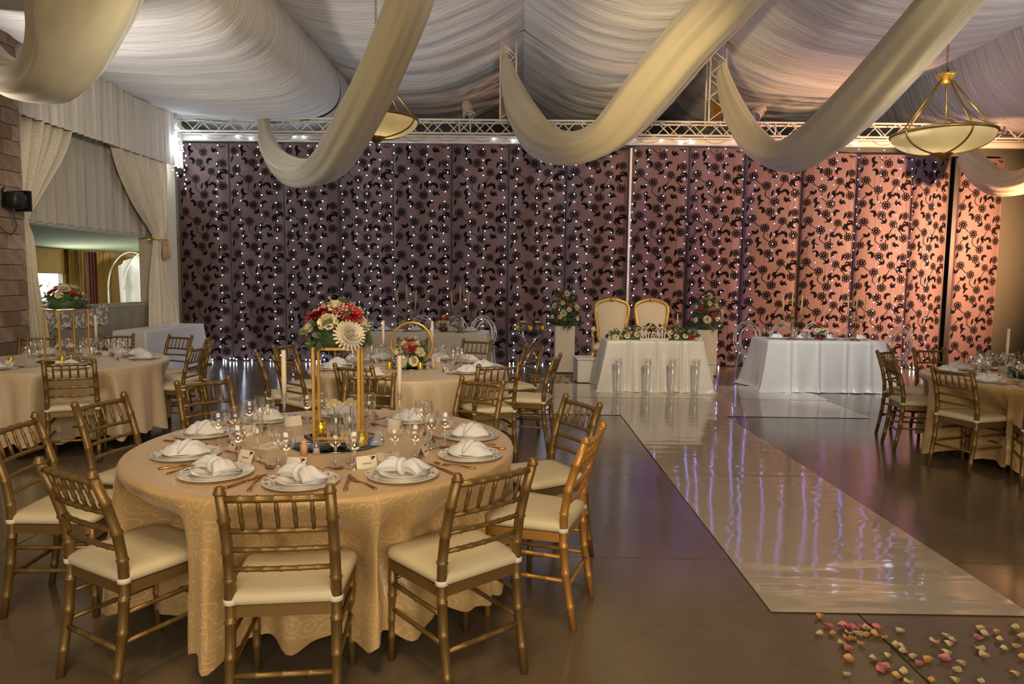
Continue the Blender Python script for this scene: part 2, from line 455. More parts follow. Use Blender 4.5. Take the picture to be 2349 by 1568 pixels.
def dup(root, loc=None, rz=None, label=None, group=None, scale=None, swap=None):
    """a copy of a thing with copies of its parts and sub-parts (they share mesh data)"""
    def rec(o, par):
        c = o.copy(); COL.objects.link(c)
        if par is not None: c.parent = par
        for ch in list(o.children): rec(ch, c)
        return c
    r = rec(root, None)
    if loc is not None: r.location = loc
    if rz is not None: r.rotation_euler = (0, 0, rz)
    if label: r['label'] = label
    if group: r['group'] = group
    if scale: r.scale = (scale,) * 3
    return r


def spline(pts, n):
    """catmull-rom through tuples of any length"""
    P = [np.array(p, float) for p in pts]; P = [2 * P[0] - P[1]] + P + [2 * P[-1] - P[-2]]
    out = []; m = len(P) - 3
    for k in range(n + 1):
        t = k / n * m; i = min(int(t), m - 1); t -= i
        a, b, c, d = P[i:i + 4]
        out.append(0.5 * (2 * b + (c - a) * t + (2 * a - 5 * b + 4 * c - d) * t * t + (3 * b - a - 3 * c + d) * t ** 3))
    return out


def ribbon(mb, pts, z0, z1, n=20):
    """flat stroke of varying width in XY: pts = (x, y, width), extruded z0..z1"""
    q = spline(pts, n); L = []; R = []
    for i, p in enumerate(q):
        d = q[min(i + 1, n)][:2] - q[max(i - 1, 0)][:2]; d = d / (np.hypot(*d) + 1e-9); nn = np.array((-d[1], d[0])) * abs(p[2]) / 2
        L.append(p[:2] + nn); R.append(p[:2] - nn)
    vs = []
    for a, b in zip(L, R): vs += [(a[0], a[1], z0), (b[0], b[1], z0), (b[0], b[1], z1), (a[0], a[1], z1)]
    fs = [(0, 1, 2, 3), tuple(reversed([n * 4 + k for k in range(4)]))]
    for i in range(n):
        for k in range(4): fs.append((i * 4 + k, (i + 1) * 4 + k, (i + 1) * 4 + (k + 1) % 4, i * 4 + (k + 1) % 4))
    mb.add(vs, fs)


# ================================================================== SETTING
# floor: slabs between saw-cut joints
fl = struct(MB().box((3.3, 7, -0.06), (20.6, 23, 0.08)).build('floor', dark_wall, None, False))
xs = [-6.9, -2.95, 1.66, 6.27, 10.9, 13.5]; ys = [-4.3, -0.8, 3.83, 8.45, 13.3, 18.2]
for i in range(5):
    for j in range(5):
        g = 0.005
        MB().box(((xs[i] + xs[i + 1]) / 2, (ys[j] + ys[j + 1]) / 2, -0.01), (xs[i + 1] - xs[i] - 2 * g, ys[j + 1] - ys[j] - 2 * g, 0.02)).build('slab', floor_m, fl, False)

# back wall and its fabric panels
wb = struct(MB().box((3.4, 13.42, 2.12), (20.2, 0.2, 4.24)).build('wall_back', olive_wall, None, False))
EDGE = [-6.53, -5.56, -4.51, -3.46, -2.42, -1.31, -0.22, 0.87, 2.06, 3.19, 4.25, 5.33, 6.37, 7.41, 8.21, 9.13]
TOP = [4.13, 4.14, 4.15, 4.16, 4.17, 4.17, 4.17, 4.16, 4.15, 4.13, 4.10, 4.06, 4.04, 4.02, 3.99]


def leafshape(mb, x, y, L, wd, ang, curl=0.4, teeth=5):
    """a toothed curled leaf, flat in XZ (y used as depth 0)"""
    n = 9; cs = []; a = ang; px, py = x, y
    for i in range(n + 1):
        cs.append((px, py, a)); a += curl / n * 1.6; px += math.cos(a) * L / n; py += math.sin(a) * L / n
    vs = []; fs = []
    for i, (cx, cy, ca) in enumerate(cs):
        t = i / n; wv = wd * math.sin(PI * min(1, t * 0.9 + 0.08)) * (1 + 0.45 * (i % 2))
        vs += [(cx - math.sin(ca) * wv, 0, cy + math.cos(ca) * wv), (cx + math.sin(ca) * wv * 0.45, 0, cy - math.cos(ca) * wv * 0.45)]
    for i in range(n): fs.append((2 * i, 2 * i + 1, 2 * i + 3, 2 * i + 2))
    mb.add(vs, fs)


def annulus(mb, x, y, r0, r1, n=8, ph=0.0):
    vs = []; fs = []
    for j in range(n):
        a = ph + 2 * PI * j / n; vs += [(x + r0 * math.cos(a), 0, y + r0 * math.sin(a)), (x + r1 * math.cos(a), 0, y + r1 * math.sin(a))]
    for j in range(n): k = (j + 1) % n; fs.append((2 * j, 2 * j + 1, 2 * k + 1, 2 * k))
    mb.add(vs, fs)


def flower_print(mb, x, y, r, ph=0.0):
    annulus(mb, x, y, r * 0.16, r * 0.36, 8, ph)
    for k in range(7):
        a = ph + 2 * PI * k / 7
        annulus(mb, x + math.cos(a) * r * 0.66, y + math.sin(a) * r * 0.66, r * 0.185, r * 0.355, 8, a)


def stemline(mb, pts, wd=0.006):
    q = spline(pts, 10); vs = []; fs = []
    for i, p in enumerate(q):
        d = q[min(i + 1, 10)] - q[max(i - 1, 0)]; d = d / (np.hypot(*d) + 1e-9)
        vs += [(p[0] - d[1] * wd, 0, p[1] + d[0] * wd), (p[0] + d[1] * wd, 0, p[1] - d[0] * wd)]
    for i in range(10): fs.append((2 * i, 2 * i + 1, 2 * i + 3, 2 * i + 2))
    mb.add(vs, fs)


def crescent(mb, x, y, R, a0, sweep, th=0.046, nt=7):
    """a comb-edged crescent of the print"""
    n = nt * 2; vs = []; fs = []
    for i in range(n + 1):
        t = i / n; a = a0 + sweep * t; wv = th * (math.sin(PI * (0.12 + 0.86 * t)) ** 0.7); o = R + wv * (1.0 if i % 2 else 0.45); q = R - wv * 0.5
        vs += [(x + math.cos(a) * q, 0, y + math.sin(a) * q), (x + math.cos(a) * o, 0, y + math.sin(a) * o)]
    for i in range(n): fs.append((2 * i, 2 * i + 1, 2 * i + 3, 2 * i + 2))
    mb.add(vs, fs)


def floral_unit(mb, oz):
    """one repeat of the print, 1.0 wide x 0.80 high"""
    F = [(0.10, 0.13), (0.37, 0.40), (0.53, 0.10), (0.68, 0.54), (0.89, 0.27), (0.14, 0.58), (0.90, 0.70), (0.45, 0.71)]
    for i, (x, y) in enumerate(F): flower_print(mb, x, y + oz, 0.084 if i % 3 else 0.076, i * 0.7)
    for x, y, a0, sw, R in ((0.30, 0.17, 2.0, 3.4, 0.052), (0.70, 0.26, -0.5, 3.6, 0.055), (0.20, 0.36, 3.4, 3.2, 0.045), (0.90, 0.47, 1.2, 3.8, 0.055), (0.28, 0.73, -1.0, 3.4, 0.05), (0.66, 0.72, 0.8, 3.4, 0.05)): crescent(mb, x, y + oz, R, a0, sw)
    for x, y, a, sg in ((0.52, 0.55, 0.6, 1), (0.74, 0.10, 2.6, -1), (0.04, 0.42, 0.2, 1), (0.98, 0.56, 2.2, 1), (0.55, 0.28, 1.6, -1)):
        for k in range(3): leafshape(mb, x, y + oz, 0.12 - 0.015 * k, 0.020, a + sg * k * 0.6, sg * (1.0 + 0.3 * k))
    for x, y, a in ((0.24, 0.02, 0.9), (0.79, 0.40, 1.0), (0.50, 0.33, -2.2), (0.04, 0.72, 0.9), (0.79, 0.62, 0.95)): leafshape(mb, x, y + oz, 0.14, 0.021, a, 0.5)
    for P in (((0.10, 0.21), (0.14, 0.27), (0.20, 0.31)), ((0.37, 0.32), (0.36, 0.22), (0.46, 0.13)), ((0.55, 0.18), (0.60, 0.34), (0.67, 0.46)), ((0.74, 0.50), (0.80, 0.42), (0.86, 0.34)), ((0.18, 0.51), (0.26, 0.44), (0.30, 0.42)), ((0.45, 0.63), (0.50, 0.58), (0.52, 0.55)), ((0.90, 0.62), (0.86, 0.54), (0.90, 0.50))):
        stemline(mb, [(a, b + oz) for a, b in P], 0.005)


pm = MB()
for k in range(6): floral_unit(pm, k * 0.80 - 0.10)
pm.f = [f for f in pm.f if max(pm.v[i][2] for i in f) < 4.14 and min(pm.v[i][2] for i in f) > 0.01 and max(pm.v[i][0] for i in f) < 0.995 and min(pm.v[i][0] for i in f) > 0.005]
BOW = 0.045
bow = lambda t: -BOW * (1 - abs(2 * t - 1) ** 4)
pm.v = [(x - 0.5, bow(min(1, max(0, x))) - 0.012, z) for x, y, z in pm.v]
print_me = pm.mesh('floral_print', print_black, False)
for i in range(15):
    x0, x1 = EDGE[i] + 0.008, EDGE[i + 1] - 0.008
    if i == 8: x0 += 0.05
    if i == 13: x1 -= 0.10
    if i == 14: x0 += 0.06
    wdt = x1 - x0; h = TOP[i]; y0 = 13.2 + (0.015 if i % 2 else 0.0)
    mb = MB()
    def fn(u, v, h=h):
        return ((u - 0.5), bow(u) - 0.006, 0.02 + v * (h - 0.02))
    mb.grid(16, 2, fn)
    n0 = len(mb.v); mb.v += [(x, 0.05, z) for x, y, z in mb.v[:n0]]
    mb.f += [tuple(reversed([k + n0 for k in f])) for f in mb.f]
    for r in (0, 16):
        for j in range(2): a = j * 17 + r; mb.f.append((a, a + 17, a + 17 + n0, a + n0))
    p = mb.build('panel', panel_m, wb, True, ((x0 + x1) / 2, y0, 0)); p.scale = (wdt, 1, 1)
    q = put('floral_print', print_me, p, (0, 0, 0)); q.scale = (1, 1, (h - 0.02) / 4.15); q['kind'] = 'stuff'
struct(MB().box((1.3, 13.30, 2.02), (15.6, 0.03, 4.04)).build('panel_gap_backing', black_m, None, False))  # black sheet added behind the panels so their gaps stay dark
struct(MB().box((2.085, 13.17, 2.07), (0.04, 0.05, 4.1)).build('trim_1', white_paint, None, False))
struct(MB().box((8.285, 13.22, 2.0), (0.17, 0.05, 4.0)).build('panel_gap_strip', black_m, None, False))  # black strip standing in for the dark gap between the last two panels
struct(MB().bbox((3.1, 13.02, 4.20), (19.6, 0.10, 0.10), 0.01).build('trim_3', white_paint, None, False))
end = struct(MB().box((3.4, 18.3, 3.5), (20.2, 0.2, 7.0)).build('wall_end', olive_wall, None, False))
struct(MB().box((13.6, 7, 3.5), (0.2, 22.8, 7.0)).build('wall_right', olive_wall, None, False))

# left wall with its wide serving opening, then the side room behind it
wl = MB()
wl.box((-6.72, 2.2, 2.4), (0.24, 13.0, 4.8)).box((-6.72, 10.5, 0.55), (0.24, 3.6, 1.1)).box((-6.72, 10.5, 3.55), (0.24, 3.6, 2.5)).box((-6.72, 15.3, 2.4), (0.24, 6.0, 4.8))
wall_left = struct(wl.build('wall_left', cream_wall, None, False))
struct(MB().bbox((-6.56, 12.75, 2.3), (0.14, 0.5, 4.5), 0.02).build('trim_4', cream_wall, None, False))
pil = struct(MB().box((-6.45, 6.0, 2.35), (0.34, 5.2, 4.7)).build('trim_5', mortar, None, False))
rb = random.Random(5)
for row in range(24):
    z0 = 0.01 + row * 0.19
    y = 8.66; first = True
    while y > 7.3:
        L = (0.15 if row % 2 else 0.30) if first else 0.32 * rb.uniform(0.85, 1.1)
        first = False
        MB().bbox((0, 0, 0), (0.05, L - 0.008, 0.183), 0.004).build('brick', brick_m, pil, False, (-6.275 + rb.uniform(-0.006, 0.006), y - L / 2, z0 + 0.095))
        y -= L
    MB().bbox((0, 0, 0), (0.26, 0.05, 0.183), 0.004).build('brick', brick_m, pil, False, (-6.44, 8.615, z0 + 0.095))

sill = struct(MB().bbox((-6.74, 10.5, 1.12), (0.46, 3.62, 0.05), 0.008).build('trim_6', stipple, None, False))
sr = struct(MB().grid(12, 12, lambda u, v: (-6.58 - u * 3.15, 8.2 + v * 10, 2.335 - 0.2 * u)).build('ceiling_side_room', stipple, None, False))
struct(MB().box((-8.3, 13.2, -0.05), (3.2, 10.2, 0.1)).build('floor_side_room', dark_wall, None, False))
wf = MB()
WX = -9.6
wf.box((WX, 10.9, 1.2), (0.15, 4.9, 2.4)).box((WX, 13.75, 0.5), (0.15, 1.15, 1.0)).box((WX, 13.75, 1.98), (0.15, 1.15, 0.65)).box((WX, 16.4, 1.2), (0.15, 4.2, 2.4))
struct(wf.build('wall_side_room', ochre, None, False))
struct(MB().box((-8.2, 18.2, 1.2), (3.0, 0.15, 2.4)).build('wall_side_room_end', cream_wall, None, False))
# ochre curtain folds over the wall
mb = MB()
mb.grid(80, 1, lambda u, v: (WX + 0.13 + 0.025 * math.sin(u * 70) + 0.01 * math.sin(u * 31), 14.33 + u * 1.5, 0.02 + v * 2.2))
tag(mb.build('ochre_curtain', ochre), 'ochre curtain hanging beside the bright window of the side room', 'curtain')
win = struct(MB().box((WX - 0.02, 13.75, 1.02), (0.1, 1.2, 0.05)).box((WX - 0.02, 13.75, 1.67), (0.1, 1.2, 0.05)).box((WX - 0.02, 13.19, 1.34), (0.1, 0.05, 0.65)).box((WX - 0.02, 14.31, 1.34), (0.1, 0.05, 0.65)).build('window_1', white_paint, None, False))
struct(MB().box((WX - 1.2, 13.9, 1.4), (0.05, 6, 5)).build('backdrop_sky', daylight, None, False))

# ceiling: a flat lining above and billowing voile panels slung between the rafters
ce = struct(MB().box((3.3, 7, 6.95), (20.6, 23, 0.1)).build('ceiling', dark_wall, None, False))
PROF = {
    'left': [(-6.58, 4.62), (-6.1, 4.50), (-5.2, 4.42), (-4.5, 4.42), (-3.8, 4.50), (-3.42, 4.72), (-3.32, 5.10), (-3.50, 5.57)],
    'left_middle': [(-3.50, 5.57), (-3.2, 5.45), (-2.8, 5.37), (-2.38, 5.34), (-1.56, 5.42), (-0.74, 5.72), (-0.33, 5.93), (0.03, 6.14)],
    'right_middle': [(0.03, 6.14), (0.25, 5.98), (0.96, 5.56), (1.6, 5.39), (2.04, 5.37), (2.7, 5.45), (3.34, 5.70), (3.71, 5.97)],
    'right': [(3.71, 5.97), (4.0, 5.73), (4.49, 5.49), (4.9, 5.37), (5.74, 5.26), (6.5, 5.27), (7.27, 5.41), (7.7, 5.61)],
    'far_right': [(7.7, 5.61), (7.95, 5.05), (8.4, 4.66), (9.0, 4.45), (9.8, 4.42), (11.0, 4.55), (12.2, 4.62), (13.5, 4.66)]}
for bay, (ya, yb) in enumerate(((4.5, 12.84), (12.88, 18.2))):
    for pi_, (pn, pr) in enumerate(PROF.items()):
        prof = spline(pr, 40); nv = 150 if bay == 0 else 60
        mid = np.array([(pr[0][0] + (pr[-1][0] - pr[0][0]) * i / 40, pr[0][1] + (pr[-1][1] - pr[0][1]) * i / 40) for i in range(41)])
        def fn(u, v, prof=prof, mid=mid, ya=ya, yb=yb, pi_=pi_, bay=bay):
            i = int(round(u * 40)); y = ya + v * (yb - ya); p = prof[i]
            loose = math.sin(PI * min(1, max(0, u))) ** 0.6
            sag = noise.noise((y * 0.55, pi_ * 7.3 + bay * 3, 1.5)) * 0.10 * loose
            rip = (noise.noise((y * 2.1 + u * 0.5, pi_ * 5.1, u * 0.9)) * 0.055 + noise.noise((y * 5.0 - u * 0.8, pi_ * 3.7, u * 1.4 + 4)) * 0.028) * (0.35 + 0.65 * loose)
            return (p[0] + rip * 0.3 * (1 if pn == 'left' else 0), y, p[1] + sag + rip)
        o = MB().grid(40, nv, fn).build('drape_panel', ceil_m, ce)

# ================================================================== LARGE THINGS
# truss along the top of the backdrop
TY = 12.80
ztop = lambda x: 4.50 - 0.0022 * (x - 0.5) ** 2 * 0.35
truss = thing('lighting_truss', 'long white lattice truss running above the floral backdrop wall', 'truss', (1.5, TY, 4.2))
def tp(x, y, z): return (x - 1.5, y, z - 4.2)
for dy in (-0.12, 0.12):
    for dz in (0.0, -0.24):
        MB().tube([tp(x, dy, 4.50 + dz) for x in (-6.45, -3, 1, 6, 10.5)], 0.019, 8).build('chord', white_paint, truss)
bm_d = MB().tube([(-0.12, 0, 0.12), (0.12, 0, -0.12)], 0.011, 6).mesh('brace', white_paint)
bm_u = MB().tube([(-0.12, 0, -0.12), (0.12, 0, 0.12)], 0.011, 6).mesh('brace', white_paint)
bm_f = MB().tube([(-0.12, -0.12, 0), (0.12, 0.12, 0)], 0.010, 6).mesh('brace', white_paint)
n = 0; x = -6.3
while x < 10.3:
    put('brace', bm_d if n % 2 else bm_u, truss, tp(x, -0.12, 4.38)); put('brace', bm_u if n % 2 else bm_d, truss, tp(x, 0.12, 4.38))
    if n % 2: put('brace', bm_f, truss, tp(x, 0, 4.5))
    x += 0.24; n += 1
for x in (-6.42, -1.12, -0.92, 4.6, 10.45):
    MB().tube([tp(x, -0.12, 4.27), tp(x, -0.12, 4.5)], 0.014, 6).build('upright', white_paint, truss)
for k, (x, zt, lab) in enumerate(((-0.24, 5.86, 'white lattice truss tower standing on the truss at the ceiling ridge'), (3.53, 5.78, 'white lattice truss tower standing on the truss, right of the ridge'))):
    t = thing('truss_tower', lab, 'truss', (x, TY, 4.52), 0, 'truss towers')
    H = zt - 4.52
    for dx in (-0.14, 0.14):
        for dy in (-0.12, 0.12): MB().tube([(dx, dy, 0), (dx, dy, H)], 0.017, 8).build('chord', white_paint, t)
    m = 6
    for j in range(m):
        za, zb = H * j / m, H * (j + 1) / m; sx = 0.14 if j % 2 else -0.14
        for dy in (-0.12, 0.12): MB().tube([(sx, dy, za), (-sx, dy, zb)], 0.010, 6).build('brace', white_paint, t)
    MB().box((0, 0.02, 0.22), (0.26, 0.02, 0.36), rot=Matrix.Rotation(0.0, 3, 'Z')).build('gusset_plate', antique_brass, t, False)

# par can spotlights
def par_can(name, label, loc, rz, tilt, metal, sc_=1.0):
    t = thing(name, label, 'spotlight', loc, rz, None)
    R = Matrix.Rotation(tilt, 4, 'X')
    b = MB().cup([(0.0, -0.17), (0.06, -0.165), (0.085, -0.13), (0.10, -0.06), (0.105, 0.06), (0.108, 0.13), (0.115, 0.135), (0.115, 0.15), (0.10, 0.15)], 18); b.xform(Matrix.Translation((0, 0, 0.2)) @ R); b.build('can', metal, t)
    r = MB().lathe([(0.0, 0.0), (0.098, 0.004), (0.10, 0.0)], 18); r.xform(Matrix.Translation((0, 0, 0.2)) @ R @ Matrix.Translation((0, 0, 0.135))); r.build('lens', clear, t)
    y = MB().tube([(-0.125, 0, 0.2), (-0.125, 0, 0.05), (-0.08, 0, 0.02), (0.08, 0, 0.02), (0.125, 0, 0.05), (0.125, 0, 0.2)], 0.008, 6); y.build('yoke', black_m, t)
    MB().tube([(0, 0, 0.03), (0, 0, 0.0)], 0.03, 8).build('clamp', black_m, t)
    t.scale = (sc_,) * 3
    return t
par_can('spotlight', 'silver par can spotlight on the truss, left of the ridge tower', (-0.98, TY, 4.52), 0.4, 2.6, silver_can)
par_can('spotlight', 'silver par can spotlight on the truss, right of the right tower', (4.33, TY, 4.51), -0.9, 2.2, silver_can)
t = thing('wall_spotlight', 'black spotlight with a looped cable on the brick pillar', 'spotlight', (-6.12, 8.3, 2.50))
MB().bbox((0, 0.05, 0), (0.16, 0.22, 0.20), 0.02).build('housing', black_m, t)
MB().box((0.0, 0.17, 0.0), (0.20, 0.02, 0.25)).box((0, 0.16, 0.12), (0.18, 0.06, 0.012)).build('barn_door', black_m, t, False)
MB().tube([(-0.08, -0.06, -0.1), (-0.08, -0.06, 0.12), (-0.05, -0.06, 0.14)], 0.012, 6).build('bracket', black_m, t)
MB().tube([tuple(p) for p in spline([(-0.05, 0.02, -0.1), (-0.02, 0.06, -0.3), (-0.06, 0.0, -0.42), (-0.08, -0.12, -0.34), (-0.09, -0.2, -0.3)], 18)], 0.006, 6).build('cable', wire_m, t)

# ------------------------------------------------ gold voile swags
SW = {
 's1': ([(-4.68,12.70,4.46,0.081),(-4.46,12.20,4.02,0.132),(-4.03,11.40,3.57,0.189),(-3.44,10.40,3.20,0.219),(-2.82,9.30,3.00,0.196),(-2.24,8.20,2.98,0.199),(-1.78,7.30,3.14,0.196),(-1.42,6.60,3.33,0.185),(-1.15,6.10,3.55,0.175),(-0.92,5.70,3.79,0.171),(-0.70,5.30,4.08,0.162),(-0.46,5.00,4.37,0.128)], 'gold voile swag dipping to the left of the left pendant lamp'),
 's2': ([(-0.31,12.80,5.67,0.065),(-0.19,12.60,5.13,0.177),(0.02,12.30,4.55,0.283),(0.34,12.00,4.04,0.322),(0.76,11.60,3.80,0.274),(1.20,11.20,3.83,0.279),(1.58,10.80,4.09,0.359),(1.94,10.30,4.50,0.395),(2.31,9.80,4.92,0.382),(2.66,9.30,5.25,0.368),(3.00,8.80,5.55,0.337),(3.37,8.20,5.80,0.236)], 'golden voile swag hung from the ridge tower, brightest of the swags'),
 's3': ([(3.62,12.80,5.61,0.074),(3.65,12.60,5.13,0.145),(3.75,12.20,4.50,0.210),(3.90,11.70,3.96,0.239),(4.05,11.00,3.61,0.218),(4.16,10.20,3.57,0.300),(4.19,9.20,3.74,0.329),(4.12,8.20,3.93,0.304),(4.00,7.30,4.07,0.275),(3.93,6.60,4.22,0.257),(3.96,6.10,4.41,0.234),(4.11,5.80,4.68,0.185)], 'beige voile swag hung from the right truss tower'),
 's4': ([(8.08,12.70,4.08,0.105),(8.07,12.50,3.78,0.200),(8.17,12.20,3.48,0.242),(8.32,11.90,3.35,0.213),(8.50,11.60,3.42,0.222),(8.66,11.20,3.73,0.250),(8.83,10.80,4.25,0.262)], 'pale voile swag at the right edge behind the right pendant lamp'),
 's0': ([(-5.78,7.40,4.20,0.142),(-5.51,7.20,3.80,0.184),(-5.16,7.00,3.57,0.201),(-4.78,6.80,3.48,0.217),(-4.43,6.60,3.52,0.274),(-4.12,6.40,3.72,0.347),(-3.89,6.20,3.93,0.396),(-3.64,6.00,4.14,0.412),(-3.38,5.80,4.36,0.370),(-3.11,5.60,4.53,0.268)], 'wide near voile swag in the upper left corner')}
for si, (key, (pts, lab)) in enumerate(SW.items()):
    q = spline(pts, 70); NS = 44; mb = MB(); mb.uv = []
    prev = None
    for i, p in enumerate(q):
        P = Vector(p[:3]); a = Vector(q[max(0, i - 1)][:3]); b = Vector(q[min(70, i + 1)][:3]); t = (b - a).normalized()
        side = t.cross(Vector((0, 0, 1)));
        side = side.normalized() if side.length > 0.05 else Vector((1, 0, 0))
        if prev is not None and side.dot(prev) < 0: side = -side
        if prev is not None: side = (side * 0.5 + prev * 0.5).normalized()
        prev = side; up = side.cross(t).normalized()
        for j in range(NS):
            an = 2 * PI * j / NS; s_ = i / 70
            fold = 1 + 0.09 * math.sin(5 * an + si + 2.0 * s_) + 0.06 * math.sin(9 * an - 1.5 * s_ + si * 2) + 0.05 * noise.noise((math.cos(an) * 2.2, math.sin(an) * 2.2, s_ * 5 + si * 9))
            if 0.5 < an < 1.1: fold -= 0.30 * math.sin((an - 0.5) / 0.6 * PI) * (0.4 + 0.6 * s_)
            if 2.3 < an < 2.7: fold -= 0.22 * math.sin((an - 2.3) / 0.4 * PI)
            rad = p[3] * fold
            mb.v.append(tuple(P + side * math.cos(an) * rad + up * math.sin(an) * rad * 0.92)); mb.uv.append((j / NS, s_ * 4))
    for i in range(70):
        for j in range(NS): mb.f.append((i * NS + j, i * NS + (j + 1) % NS, (i + 1) * NS + (j + 1) % NS, (i + 1) * NS + j))
    tag(mb.build('voile_swag', swag_m), lab, 'fabric swag', 'gold voile swags under the ceiling')

# ------------------------------------------------ pendant bowl lamps
def pendant(label, loc, rim_r, ztop_):
    """loc = centre of the rim"""
    t = thing('pendant_lamp', label, 'pendant lamp', loc, 0, 'alabaster pendant lamps')
    d = rim_r * 0.42
    pr = [(rim_r * math.sin(a), -d * math.cos(a)) for a in [0.02 + i * (PI / 2 - 0.02) / 14 for i in range(15)]]
    MB().cup(pr, 48).build('bowl', alabaster, t)
    MB().tube([(rim_r * math.cos(a), rim_r * math.sin(a), 0.0) for a in [2 * PI * i / 48 for i in range(48)]], 0.017, 8, True).build('rim', antique_brass, t)
    H = rim_r * 1.18
    MB().lathe([(0.0, H - 0.05), (0.035, H - 0.045), (0.05, H - 0.02), (0.09, H + 0.02), (0.10, H + 0.045), (0.03, H + 0.05), (0.0, H + 0.055)], 16).build('crown', bright_gold, t)
    for k in range(5):
        a = 2 * PI * k / 5 + 0.95; ca, sa = math.cos(a), math.sin(a)
        MB().tube([(0.06 * ca, 0.06 * sa, H - 0.02), (rim_r * 0.97 * ca, rim_r * 0.97 * sa, 0.02)], 0.010, 6).build('rod', antique_brass, t)
        rb_ = MB().tube([(rim_r * 1.015 * math.sin(b) * ca, rim_r * 1.015 * math.sin(b) * sa, -d * 1.03 * math.cos(b)) for b in [0.12 + i * (PI / 2 - 0.12) / 10 for i in range(11)]], 0.010, 6)
        rb_.build('rib', antique_brass, t)
    MB().lathe([(0.0, -d - 0.11), (0.012, -d - 0.105), (0.015, -d - 0.07), (0.045, -d - 0.055), (0.10, -d - 0.01), (0.11, -d + 0.01), (0.0, -d + 0.012)], 14).build('finial', antique_brass, t)
    c = MB(); z = H + 0.05; k = 0
    while z < ztop_:
        c.tube([(0.012 * math.cos(a) * (k % 2), 0.012 * math.cos(a) * ((k + 1) % 2), z + 0.02 + 0.022 * math.sin(a)) for a in [2 * PI * i / 8 for i in range(8)]], 0.0035, 4, True); z += 0.036; k += 1
    c.build('chain', antique_brass, t)
    light('lamp_glow', 'POINT', (loc[0], loc[1], loc[2] + 0.02), None, 10, (1.0, 0.80, 0.48), 0.12)
    return t
pendant('alabaster bowl pendant on a chain at the right, fully in view', (4.50, 7.5, 3.20), 0.49, 2.2)
pendant('alabaster bowl pendant half hidden behind the left voile swag', (-1.72, 8.3, 3.48), 0.49, 2.0)

# ------------------------------------------------ drapery of the left wall
def sheet(name, label, cat, rows, material, nfold, amp, x=-6.5, nu=90, seed=0, back=None, parent=None, fall=None):
    """rows: (z, y_start, y_end, amp_scale) top to bottom, a folded curtain in the YZ plane"""
    q = spline(rows, 36); rn = random.Random(seed); ph = [rn.uniform(0, 6) for _ in range(4)]
    def fn(u, v):
        p = q[int(round(v * 36))]
        y = p[1] + (p[2] - p[1]) * u
        f = math.sin(u * nfold * 2 * PI + ph[0]) + 0.5 * math.sin(u * nfold * 1.37 * 2 * PI + ph[1] + v) + 0.25 * noise.noise((u * 9, v * 3, seed))
        return (x + amp * p[3] * f, y, p[0]), (u * 2.2, p[0])
    return tag(MB().grid(nu, 36, fn).build(name, material), label, cat)
sheet('valance', 'gathered cream valance along the top of the left wall', 'valance', [(4.62, 7.2, 13.0, 0.7), (4.2, 7.2, 13.0, 1), (3.85, 7.2, 13.0, 1.1), (3.62, 7.2, 13.0, 1.2)], mat('valance_voile', (0.62, 0.575, 0.52), 0.7, 0, 0.05, 6, sheen=0.2), 40, 0.022, -6.32, 420, 2)
sheet('window_blind', 'pale gathered curtain covering the upper part of the serving opening', 'curtain', [(3.7, 8.6, 12.5, 0.9), (3.2, 8.6, 12.5, 1.0), (2.6, 8.6, 12.5, 1.0), (2.31, 8.6, 12.5, 1.1)], mat('striped_voile', (0.60, 0.56, 0.50), 0.7, 0, 0.08, 3, uv=True, stretch=(26, 0.3, 1), trans=0.25), 17, 0.022, -6.60, 260, 3)
sheet('side_drape', 'ivory damask drape tied back beside the brick pillar', 'curtain', [(3.72, 8.62, 9.85, 1.0), (3.3, 8.62, 9.65, 1.0), (2.8, 8.66, 9.25, 0.9), (2.45, 8.70, 8.98, 0.6), (2.30, 8.72, 8.90, 0.4), (2.05, 8.72, 8.98, 0.6), (1.5, 8.72, 9.0, 0.9), (0.9, 8.72, 9.12, 1.0), (0.3, 8.7, 9.2, 1.1), (0.03, 8.7, 9.2, 1.1)], drape_ivory, 6, 0.045, -6.40, 90, 4)
sheet('side_drape', 'ivory damask drape tied back with a tassel beside the fairy light bundle', 'curtain', [(3.72, 10.9, 12.5, 1.0), (3.3, 11.1, 12.5, 1.0), (2.8, 11.5, 12.45, 0.9), (2.45, 11.88, 12.38, 0.6), (2.26, 12.02, 12.30, 0.4), (2.0, 11.98, 12.36, 0.6), (1.5, 11.9, 12.5, 0.9), (0.9, 11.85, 12.68, 1.0), (0.4, 11.82, 12.7, 1.1), (0.03, 11.82, 12.7, 1.1)], drape_ivory, 6, 0.05, -6.40, 90, 6)
t = thing('tassel', 'tan rope tassel tying back the drape beside the white side table', 'tassel', (-6.30, 12.14, 2.24))
MB().tube([(-0.1 + 0.14 * math.cos(a), 0.16 * math.sin(a), 0.02) for a in [2 * PI * i / 18 for i in range(18)]], 0.016, 6, True).build('rope', bright_gold, t)
for k, dy in enumerate((-0.05, 0.06)):
    MB().lathe([(0.0, 0.0), (0.03, -0.02), (0.035, -0.06), (0.02, -0.085), (0.04, -0.11), (0.045, -0.32), (0.0, -0.325)], 12, (0.03, dy, 0)).build('tassel_head', mat('tassel_thread', (0.48, 0.33, 0.16), 0.8, 0, 0.2, 80, stretch=(8, 8, 0.4)) if k == 0 else MATS['tassel_thread'], t)
